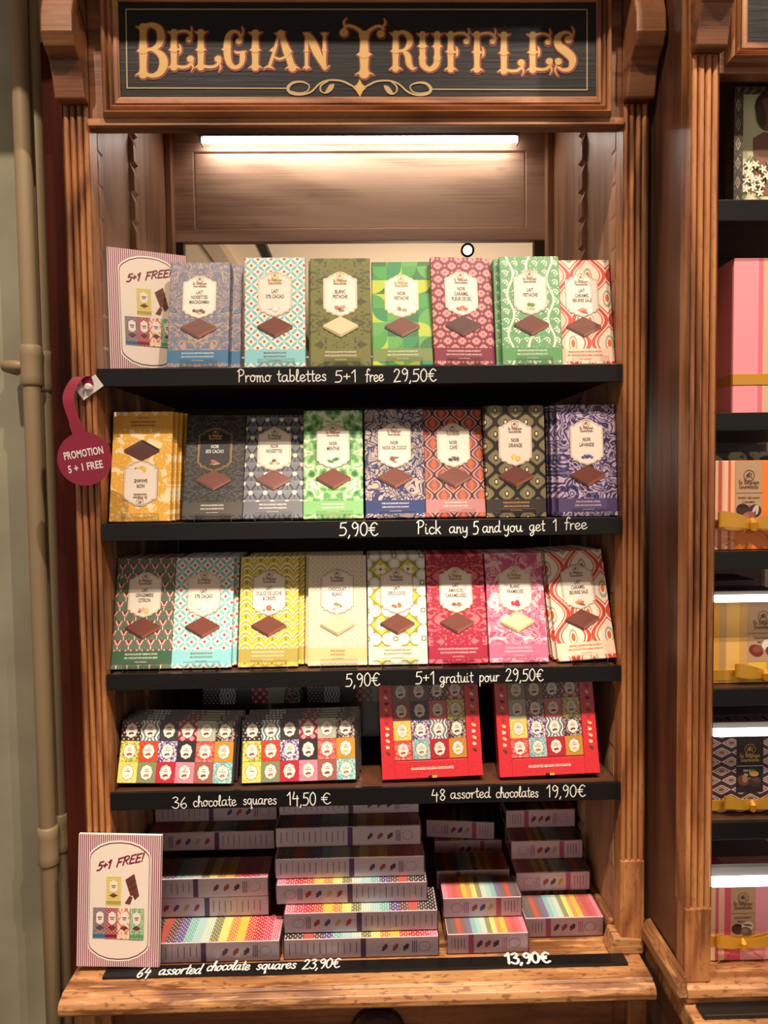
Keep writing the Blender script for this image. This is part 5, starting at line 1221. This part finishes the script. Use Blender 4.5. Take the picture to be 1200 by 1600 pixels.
c2.matrix_world = Matrix.Translation((XLI+.0086, .033, Z_S[0][1]+.0008)) @ Matrix.Rotation(yw, 4, 'Z') @ Matrix.Rotation(-R(3.5), 4, 'X') @ Matrix.Translation((CW/2*.935, CT, .0014)) @ Matrix.Diagonal((.935, 1, .97, 1))

# ------------------------------------------------------------------ round promotion tag clipped to the post
tc = at(132, 717, -.026); wob = empty('promotion_tag', (tc.x, -.026, tc.z)); tag(wob, 'round crimson hanging tag clipped to the fluted post', 'tag')
CRIM = plain('crimson_tag_card', (142, 22, 56), .4, coat=.15); rr = .0362
MB().prism([(rr*math.cos(PI2*i/40), rr*math.sin(PI2*i/40)) for i in range(40)], -.0006, .0006, CRIM, 'Y').build('disc', wob)
clp = at(139, 605, -.006); cz, cx = clp.z - tc.z, clp.x - tc.x
path = [(-.006, 0, .033), (-.013, 0, .055), (-.0195, .002, .075), (-.020, .006, .090), (-.012, .012, cz+.010), (-.002, .016, cz+.014), (cx-.001, .0195, cz+.003)]
ps = smooth_pts(path, 5); sv, sf = [], []
for i, p in enumerate(ps): 
    hw_ = .0075 if i > 3 else .009; sv += [(p[0]-hw_, p[1], p[2]), (p[0]+hw_, p[1], p[2]), (p[0]+hw_, p[1]+.0007, p[2]), (p[0]-hw_, p[1]+.0007, p[2])]
for i in range(len(ps)-1):
    for k in range(4): sf.append((i*4+k, i*4+(k+1) % 4, i*4+4+(k+1) % 4, i*4+4+k))
MB().raw(sv, sf, CRIM).build('strap', wob)
m = MB(); a_ = R(35); cc_, sn_ = math.cos(a_), math.sin(a_)
m.prism([(cx+x*cc_-z*sn_, cz+z*cc_+x*sn_) for x, z in ((-.017, -.0095), (.017, -.0095), (.017, .0095), (-.017, .0095))], .0215, .0225, plain('white_clip_plastic', (226, 216, 208), .35, coat=.4), 'Y'); m.build('clip', wob)
MB().tube([(cx, .0215, cz), (cx, .0165, cz), (cx, .015, cz)], [.0052, .0052, .003], plain('white_clip_plastic', (226, 216, 208), .35), n=16).build('rivet', wob)
m = MB(); text(m, 'PROMOTION', 0, .0030, .0104, -.0010, WHITE, .022, width=.0530, rot=9); text(m, '5 + 1 FREE', .002, -.0155, .0104, -.0010, WHITE, .022, width=.0470, rot=9); m.build('lettering', wob)

# ------------------------------------------------------------------ neighbouring cabinet, standing further forward
YR = -.118
RX0, RX1 = .4075, at(1124.5, 200, YR).x
REND = .78
cb2 = empty('gift_cabinet', (RX0, YR, 0)); tag(cb2, 'second pine cabinet with gift boxes standing further forward beside the tall one', 'cabinet')
cb2.location = (0, 0, 0)
ZT2 = at(1102, 85, YR).z; LZ2 = at(1150, 1516, YR+.02).z
zfl2 = at(1090, 1420, YR).z; zpf = at(1090, 1536, YR).z
LZ2 = zpf
fluted(RX0, RX1, YR, .03, LZ2+.0005, ZT2, zfl2, W_POST, W_BASE, cb2)
pbox('side_panel', RX0+.0006, RX0+.018, YR+.0305, .42, LZ2+.0005, 2.40, W_PANEL, cb2)
corbel(RX0-.003, RX1+.002, YR+.001, ZT2+.0005, cb2)
pbox('post_head', RX0, RX1, YR+.002, YR+.03, ZT2, 2.46, W_POST, cb2)
hz = at(1160, 112, YR).z
pbox('header_board', RX1+.0003, REND, YR+.004, YR+.024, hz, 2.40, W_HEAD, cb2, .0015)
s2x, s2z = at(1167, 40, YR).x, at(1180, 67, YR).z; m2x, m2z = at(1141, 40, YR-.01).x, at(1180, 94, YR-.01).z
mould(STEPS, (W_MOLD, W_MOLDZ), cb2, s2x, REND-.05, s2z, s2z+.18, m2x, REND-.05+(s2x-m2x), m2z, YR+.0045, 'panel_moulding')
pb = put('black_panel', MB().box(s2x+.0005, REND-.0505, YR+.0005, YR+.0036, s2z+.0005, s2z+.1795, M_SIGN).mesh('black_panel')); pb.parent = cb2
pbox('cornice', RX0-.003, REND, YR-.17, YR+.03, ZT2+.275, 2.46, W_HEAD, cb2, .003)
pbox('inner_side', RX1-.016, RX1-.0004, YR+.0305, .38, LZ2+.0005, 2.2, W_SIDE, cb2); pbox('back_board', RX0+.02, REND, .38, .392, LZ2, 2.3, W_DARK, cb2)
pbox('inner_top', RX1, REND, YR+.025, .38, hz+.01, hz+.025, W_DARK, cb2)
# ledge with a mitred moulding that returns along the side
z_b = LZ2
lf = YR-.0105; lfx = atz(1057, 1545, LZ2).x
led2 = MB().prism([(.42, LZ2), (lf+.006, LZ2), (lf+.002, LZ2-.003), (lf, LZ2-.012), (lf+.006, LZ2-.024), (.42, LZ2-.024)], RX0, REND, W_LEDGE, 'X').build('ledge', cb2, bevel=.001)
MB().prism([(RX0-.0135, LZ2-.012), (RX0-.001, LZ2-.012), (RX0-.001, LZ2+.017), (RX0-.006, LZ2+.015), (RX0-.0135, LZ2+.004)], lf, -.0045, W_LEDGEY, 'Y').build('side_moulding', cb2, bevel=.0008)
lz3 = LZ2-.0245
lo = MB().box(RX0-.003, REND, YR-.115, .30, lz3-.03, lz3, W_LEDGE); lo.build('lower_ledge', cb2, bevel=.003)
pbox('base_front', RX0+.002, REND, YR-.09, YR-.07, .0006, lz3-.03, W_BODY, cb2); pbox('base_side', RX0-.001, RX0+.018, YR-.09, .40, .02, lz3-.0305, W_PANEL, cb2)
tq0, tq1, tq2 = atz(1086, 1568, lz3+.004), atz(1100, 1590, lz3+.004), atz(1190, 1568, lz3+.004)
inl = MB(); inl.prism([(tq0.x, tq0.y), (tq1.x, tq1.y), (REND-.02, tq1.y), (REND-.02, tq0.y)], lz3+.0003, lz3+.006, BLACK, 'Z')
tag(inl.build('black_tray', None, bevel=.002), 'shallow black tray set on the lower ledge beside the fluted post', 'tray')

M_TAN = lambda c, n: plain(n, c, .5)
def r_shelf(yt, yb_, label, dep=.36):
    z1, z0 = at(1160, yt, YR+.004).z, at(1160, yb_, YR+.004).z
    o = empty('shelf', (0, 0, z0)); tag(o, label, 'shelf')
    MB().box(RX1+.0008, REND-.002, YR+.012, .36, .004, z1-z0, W_DARK).build('board', o, bevel=.001)
    MB().box(RX1+.0008, REND-.002, YR+.004, YR+.0115, 0, z1-z0+.0004, BLACKB).build('edge_strip', o, bevel=.0008)
    return z1, z0
ZA = r_shelf(312, 345, 'black-edged shelf under the framed portrait'); ZB = r_shelf(645, 673, 'black-edged shelf under the tall pink striped box')
ZC = r_shelf(862, 890, 'black-edged shelf under the orange gift box'); ZD = r_shelf(1077, 1103, 'black-edged shelf under the yellow gift box'); ZE = r_shelf(1285, 1312, 'black-edged shelf under the dark diamond-pattern gift box')
def r_led(yt, yb_, yh, zs, label):
    z1, z0 = at(1160, yt, YR+.010).z, at(1160, yb_, YR+.010).z; zh = at(1160, yh, YR+.012).z
    o = empty('shelf_light', (RX1, YR, z0)); tag(o, label, 'shelf light', 'glowing strips over the gift boxes')
    L = REND-.004-RX1
    for q_ in (.0012, L-.006): MB().box(q_, q_+.004, .0150, .020, z1-z0, zs-z0-.0004, BLACK).build('bracket', o)
    MB().prism([(.0105, 0), (.0105, z1-z0+.0003), (.014, zh-z0), (.022, zh-z0), (.022, 0)], .0012, L, plain('dark_grey_housing', (92, 92, 94), .6), 'X').build('housing', o)
    MB().box(.0012, L, .0010, .0104, 0, z1-z0, LEDW).build('diffuser', o, bevel=.001)
r_led(929, 939, 925, ZC[1], 'glowing white strip above the yellow gift box'); r_led(1137, 1147, 1130, ZD[1], 'glowing white strip above the dark patterned gift box'); r_led(1368, 1380, 1356, ZE[1], 'glowing white strip above the lowest pink gift box')

# gift boxes
def vstr(stops):
    return lambda u, v: ramp(u, stops)
PINKS = [(0, (240, 150, 160)), (.16, (226, 112, 130)), (.19, (214, 178, 140)), (.27, (242, 164, 180)), (.42, (222, 96, 118)), (.45, (218, 184, 146)), (.60, (240, 150, 164)), (.8, (226, 112, 130)), (.86, (242, 164, 180))]
ORGS = [(0, (244, 196, 160)), (.03, (206, 96, 60)), (.06, (240, 190, 160)), (.11, (206, 100, 60)), (.135, (240, 176, 140)), (.165, (240, 130, 44)), (.62, (240, 130, 44)), (.80, (206, 100, 60)), (.84, (244, 196, 160)), (.92, (240, 130, 44))]
YELS = [(0, (240, 176, 60)), (.05, (206, 162, 104)), (.11, (236, 186, 100)), (.20, (240, 190, 70)), (.22, (214, 164, 96)), (.30, (232, 200, 76)), (.45, (206, 162, 104)), (.70, (232, 200, 76)), (.84, (240, 186, 90)), (.92, (206, 162, 104))]
PNK2 = [(0, (240, 206, 160)), (.04, (226, 96, 120)), (.07, (240, 190, 160)), (.12, (224, 84, 116)), (.26, (240, 160, 176)), (.62, (240, 160, 180)), (.78, (224, 84, 116)), (.90, (226, 196, 150))]
def d_hex(u, v):
    x, y, i, j = stag(u, v, 6.0, 12.5)
    d = x.ab() + (y*.9).ab(); c = mix((56, 42, 50), (206, 176, 164), (d - .44).ab().lt(.055, .03)); c = mix(c, (206, 176, 164), d.lt(.30, .04)); c = mix(c, (120, 76, 66), d.lt(.22, .04))
    return mix(c, (206, 176, 164), x.ab().lt(.035, .02)*y.ab().gt(.36, .05))
RIB = plain('gold_satin_ribbon', (206, 150, 44), .32, metal=.25, coat=.3)
KRAFT = plain('kraft_label', (190, 152, 118), .55)
def bow(o, x, z, y, s):
    """satin bow: two loops, two tails and a knot"""
    def strip(path, wd, name):
        pts = smooth_pts(path, 6); v, f = [], []
        for i, p in enumerate(pts):
            t = i/(len(pts)-1); h = wd*(.45+.55*math.sin(math.pi*min(1, max(0, t)))**.6)/2 if name == 'bow_loop' else wd*(.5+.5*t)/2
            v += [(p[0], p[1], p[2]-h), (p[0], p[1]-.0009, p[2]-h), (p[0], p[1]-.0009, p[2]+h), (p[0], p[1], p[2]+h)]
        for i in range(len(pts)-1):
            for k in range(4): f.append((i*4+k, i*4+(k+1) % 4, i*4+4+(k+1) % 4, i*4+4+k))
        n = len(v); f += [(3, 2, 1, 0), (n-4, n-3, n-2, n-1)]
        MB().raw(v, f, RIB).build(name, o, smooth=False)
    tl = min(1.0, (z - .003)/(.049*s)); z0_ = z; z = z + (.002 if tl < .5 else 0)
    for sx in (-1, 1):
        strip([(x, y-.006*s, z), (x+sx*.020*s, y-.016*s, z+.006*s), (x+sx*.040*s, y-.015*s, z+.009*s), (x+sx*.047*s, y-.009*s, z+.007*s), (x+sx*.036*s, y-.003*s, z+.004*s), (x+sx*.016*s, y-.003*s, z), (x, y-.005*s, z)], .021*s, 'bow_loop')
        if tl < .35: continue
        pts = smooth_pts([(x, -.0065*s, z), (x+sx*.012*s, -.010*s, z-.014*s*tl), (x+sx*.024*s, -.008*s, z-.028*s*tl), (x+sx*.032*s, -.005*s, z-.041*s*tl)], 5); v, f = [], []
        for i, p in enumerate(pts):
            h = (.004+.007*i/(len(pts)-1))*s; v += [(p[0]-h*.85, y+p[1], p[2]+sx*h*.55), (p[0]-h*.85, y+p[1]-.0008, p[2]+sx*h*.55), (p[0]+h*.85, y+p[1]-.0008, p[2]-sx*h*.55), (p[0]+h*.85, y+p[1], p[2]-sx*h*.55)]
        for i in range(len(pts)-1):
            for k in range(4): f.append((i*4+k, i*4+(k+1) % 4, i*4+4+(k+1) % 4, i*4+4+k))
        n = len(v); f += [(3, 2, 1, 0), (n-4, n-3, n-2, n-1)]
        MB().raw(v, f, RIB).build('bow_tail', o)
    MB().tube([(x, y-.004*s, z-.0085*s), (x, y-.011*s, z-.005*s), (x, y-.012*s, z+.002*s), (x, y-.006*s, z+.008*s)], [.003*s, .0052*s, .0052*s, .003*s], RIB, n=10).build('bow_knot', o)
def gift(pxl, yt, yb_, zs, W, D, mat, label, lab=None, ribbon=None, bowx=None, bs=1.0, Y=YR+.022, side=None, name='gift_box'):
    """front lower corner from the picture; W wide, D deep, standing on zs"""
    H = at(pxl, yt, Y).z - zs - .0006; x0 = at(pxl, (yt+yb_)/2, Y).x
    x0 = max(x0, RX1+.0020)
    o = empty(name, (x0+W/2, Y, zs+.0006)); tag(o, label, 'gift box')
    m = MB(); m.box(-W/2, W/2, 0, D, 0, H, mat); m.build('box', o, uvw=W, bevel=.0012)
    if lab:
        xa, xb, dark, l3, sc = lab
        a = at(xa, (yt+yb_)/2, Y).x - o.location.x; b = at(xb, (yt+yb_)/2, Y).x - o.location.x; c = (a+b)/2
        z0 = H*.26
        l = MB(); l.rect(a, b, z0, H-.0006, -.0003, ink((34, 26, 26)) if dark else KRAFT); lo_ = l.build('label_panel', o)
        e = put('emblem', EM_DK if not dark else EM_GL, lo_, (c, -.0008, H-.030*sc)); e.scale = (1.45*sc, 1, 1.45*sc)
        l = MB(); ik = CHALK if dark else DARKINK
        l.rect(a, b, H-.0455*sc, H-.0450*sc, -.0006, ik)
        for i, t_ in enumerate(l3): text(l, t_, c, H-(.0535+.0058*i)*sc, .0030*sc, -.0006, ik, .01, maxw=(b-a)*.84, xs=1.0)
        l.build('lettering', lo_)
        l = MB()
        for i, (q, r_, rx, rz, cc) in enumerate(dark_pic if dark else PRAL[label]): l.ell(c+q*.001*sc, z0+.012*sc+r_*.001*sc, rx*.001*sc, rz*.001*sc, -.0006-.00004*i, ink(cc), rot=(i*41) % 60-30, n=16)
        l.build('chocolate_picture', lo_)
    if ribbon is not None:
        zr = max(.0105, at(pxl+10, ribbon, Y).z - o.location.z); rh = .0068
        MB().box(-W/2-.0006, W/2+.0006, -.0009, D+.0006, zr-rh, zr+rh, RIB).build('ribbon', o)
        if bowx: bow(o, at(bowx, ribbon, Y).x - o.location.x, zr, -.0010, bs)
    return o
EM_DK = pastel_emblem(plain('brown_print', (84, 62, 48), .5), 1.0, .2)
dark_pic = [(-9, 6, 9, 8, (96, 58, 44)), (-7, 8, 4, 6, (150, 104, 80)), (8, 3, 10, 8, (54, 38, 36)), (8, 7, 8, 4, (84, 62, 58)), (6, 15, 9, 6, (44, 34, 30)), (6, 15.5, 7, 4, (186, 150, 60))]
LO, LY, LP2, LD, LPK = 'orange striped gift box with a gold bow and a kraft label', 'yellow striped gift box with a gold bow under the glowing strip', 'pink striped gift box with a gold bow on the bottom ledge', 'dark diamond-pattern gift box with a gold ribbon', 'tall pink striped gift box with a plain gold ribbon band'
PRAL = {LO: [(-8, 11, 10, 9, (66, 42, 38)), (9, 10, 9, 9, (60, 44, 48)), (12, 11, 2, 7, (206, 186, 176)), (8, 12, 2, 7, (206, 186, 176)), (0, 2, 10, 7, (150, 92, 74)), (-4, 1, 5, 5, (170, 112, 94))],
        LY: [(-10, 4, 11, 8, (120, 48, 40)), (-8, 6, 7, 5, (150, 74, 60)), (6, 12, 8, 8, (236, 222, 206)), (12, 3, 9, 7, (110, 66, 66))],
        LP2: [(-8, 6, 9, 8, (70, 44, 40)), (7, 10, 9, 8, (226, 212, 190)), (7, 12, 7, 2, (120, 110, 96)), (5, 2, 9, 7, (120, 84, 74)), (3, 4, 5, 4, (158, 120, 108))]}
SIDEP = PNK2
gift(1146, 403, 645, ZB[0], .20, .10, uvmat('pink_stripes', vstr(PINKS), .5, .1), LPK, None, 593, None, Y=YR+.032)
gift(1116, 720, 862, ZC[0], .1560, .07, uvmat('orange_stripes', vstr(ORGS), .5, .1), LO, (1149, 1190, False, ['FINEST BELGIAN', 'CARAMEL', 'CHOCOLATES'], .92), 820, 1170, .95)
gift(1114, 941, 1077, ZD[0], .1560, .07, uvmat('yellow_stripes', vstr(YELS), .5, .1), LY, (1168, 1216, False, ['TRADITIONAL', 'BELGIAN', 'TRUFFLES'], .92), 1055, 1190, .85, Y=YR+.030)
gift(1112, 1149, 1285, ZE[0], .1560, .07, uvmat('dark_diamonds', d_hex, .5, .1), LD, (1150, 1192, True, ['72% DARK', 'BELGIAN', 'CHOCOLATES'], .92), 1269, 1170, .8, Y=YR+.030)
gift(1110, 1382, 1515, LZ2+.0002, .1560, .07, uvmat('pink_two_stripes', vstr(PNK2), .5, .1), LP2, (1141, 1180, False, ['ASSORTMENT', 'BELGIAN', 'CHOCOLATES'], .9), 1470, 1156, .8, Y=YR+.040)
def spare(zs, y, H, W, mat, label, x=None):
    o = empty('gift_box', ((x if x else RX1+.003+W/2), y, zs+.0006)); MB().box(-W/2, W/2, 0, .07, 0, H, mat).build('box', o, uvw=W, bevel=.001)
    tag(o, label, 'gift box')
MAUVE = plain('mauve_box_card', (120, 98, 98), .5)
for zz, mt, w1 in ((ZC[0], uvmat('line_art_box', q_blot((214, 200, 170), (70, 60, 56)), .5, .1), 'orange'), (ZD[0], MAUVE, 'yellow'), (ZE[0], MAUVE, 'dark diamond-pattern')):
    spare(zz, YR+.110, .128 if w1 == 'orange' else .104, .155, mt, 'box standing right behind the %s gift box' % w1)
    spare(zz, YR+.186, .112, .150, mt, 'second box back behind the %s gift box' % w1)
spare(LZ2+.0002, YR+.118, .104, .155, MAUVE, 'greyish box right behind the lowest pink gift box'); spare(LZ2+.0002, YR+.192, .104, .150, MAUVE, 'second greyish box back behind the lowest pink gift box')

# framed portrait standing on the top shelf
YP = YR+.045; fx0, fx1, fz1 = at(1147, 220, YP).x, .70, min(at(1160, 122, YP).z, hz+.006)
zp = ZA[0]+.0006; FH = fz1 - zp; fw_ = at(1161, 220, YP).x - fx0
print('FX0', fx0, RX1)
pf = empty('framed_picture', ((fx0+fx1)/2, YP, zp)); tag(pf, 'framed portrait of a person with white lilies on the top shelf', 'picture')
hw2 = (fx1-fx0)/2
def d_frame(u, v):
    x, y = (u*60.0).fr()-.5, (v*9.0).fr()-.5
    d = (((u*20.6).fr()-.5).ab() + y.ab())
    n = noise(u, v, 60, 2); c = mix((60, 52, 42), (150, 134, 110), (d - .28).ab().lt(.06, .03)); c = mix(c, (146, 130, 106), d.lt(.10, .03)); return mix(c, (120, 106, 86), n.gt(.62, .05)*.8)
M_FR = uvmat('ornate_bronze_frame', d_frame, .45, .1)
m = MB()
for b_ in ((-hw2, -hw2+fw_, 0, FH), (hw2-fw_, hw2, 0, FH), (-hw2+fw_, hw2-fw_, FH-.004, FH), (-hw2+fw_, hw2-fw_, 0, .004)): m.box(b_[0], b_[1], 0, .022, b_[2], b_[3], M_FR)
m.build('frame', pf, uvw=2*hw2)
m = MB(); m.rect(-hw2+fw_*.9, hw2-fw_*.9, .003, FH-.003, .012, uvmat('portrait_ground', lambda u, v: mix((206, 204, 164), (150, 146, 128), (u*1.4 + v).gt(1.02, .06)), .4, .3)); m.box(-hw2+fw_*.5, hw2-fw_*.5, .013, .020, .003, FH-.003, W_DARK); m.build('painted_ground', pf, uvw=2*hw2)
xx = lambda px: at(px, 220, YP).x - pf.location.x
zz_ = lambda py: at(1180, py, YP).z - zp
m = MB(); sk = ink((126, 86, 66)); sk2 = ink((108, 72, 56)); hr = ink((58, 42, 34))
m.flat([(xx(1184), zz_(210)), (xx(1190), zz_(206)), (xx(1200), zz_(200)), (xx(1240), zz_(206)), (xx(1246), zz_(300)), (xx(1190), zz_(300)), (xx(1186), zz_(260))], .0112, sk)
m.ell(xx(1207), zz_(172), .016, .021, .0108, sk2); m.ell(xx(1210), zz_(160), .020, .020, .0110, hr); m.ell(xx(1196), zz_(172), .006, .018, .0107, hr, 8)
m.build('painted_person', pf)
m = MB(); lv = [ink((84, 104, 66)), ink((112, 128, 86))]; pt = [ink((236, 228, 206)), ink((222, 210, 184))]
for i in range(26):
    a, b = rnd.uniform(1163, 1226), rnd.uniform(246, 306); m.ell(xx(a), zz_(b), .0015, rnd.uniform(.005, .010), .0105-.00003*i, lv[i % 2], rnd.uniform(-50, 50), 8)
for i in range(22):
    a, b = rnd.uniform(1165, 1226), rnd.uniform(250, 300)
    for k in range(5):
        an = PI2*k/5 + i; m.ell(xx(a)+.0028*math.cos(an), zz_(b)+.0028*math.sin(an), .0030, .0013, .0095-.00008*i-.00001*k, pt[(i+k) % 2], math.degrees(an), 8)
m.build('painted_lilies', pf)
MB().box(-.010, .020, 0, .012, 0, FH*.9, plain('dark_carved_screen', (42, 30, 26), .5)).build('dark_screen')
ds = bpy.data.objects['dark_screen']; ds.name = 'dark_carved_panel'; ds.location = (fx0-.024, YP+.06, zp); tag(ds, 'narrow dark panel standing beside the framed portrait', 'panel')
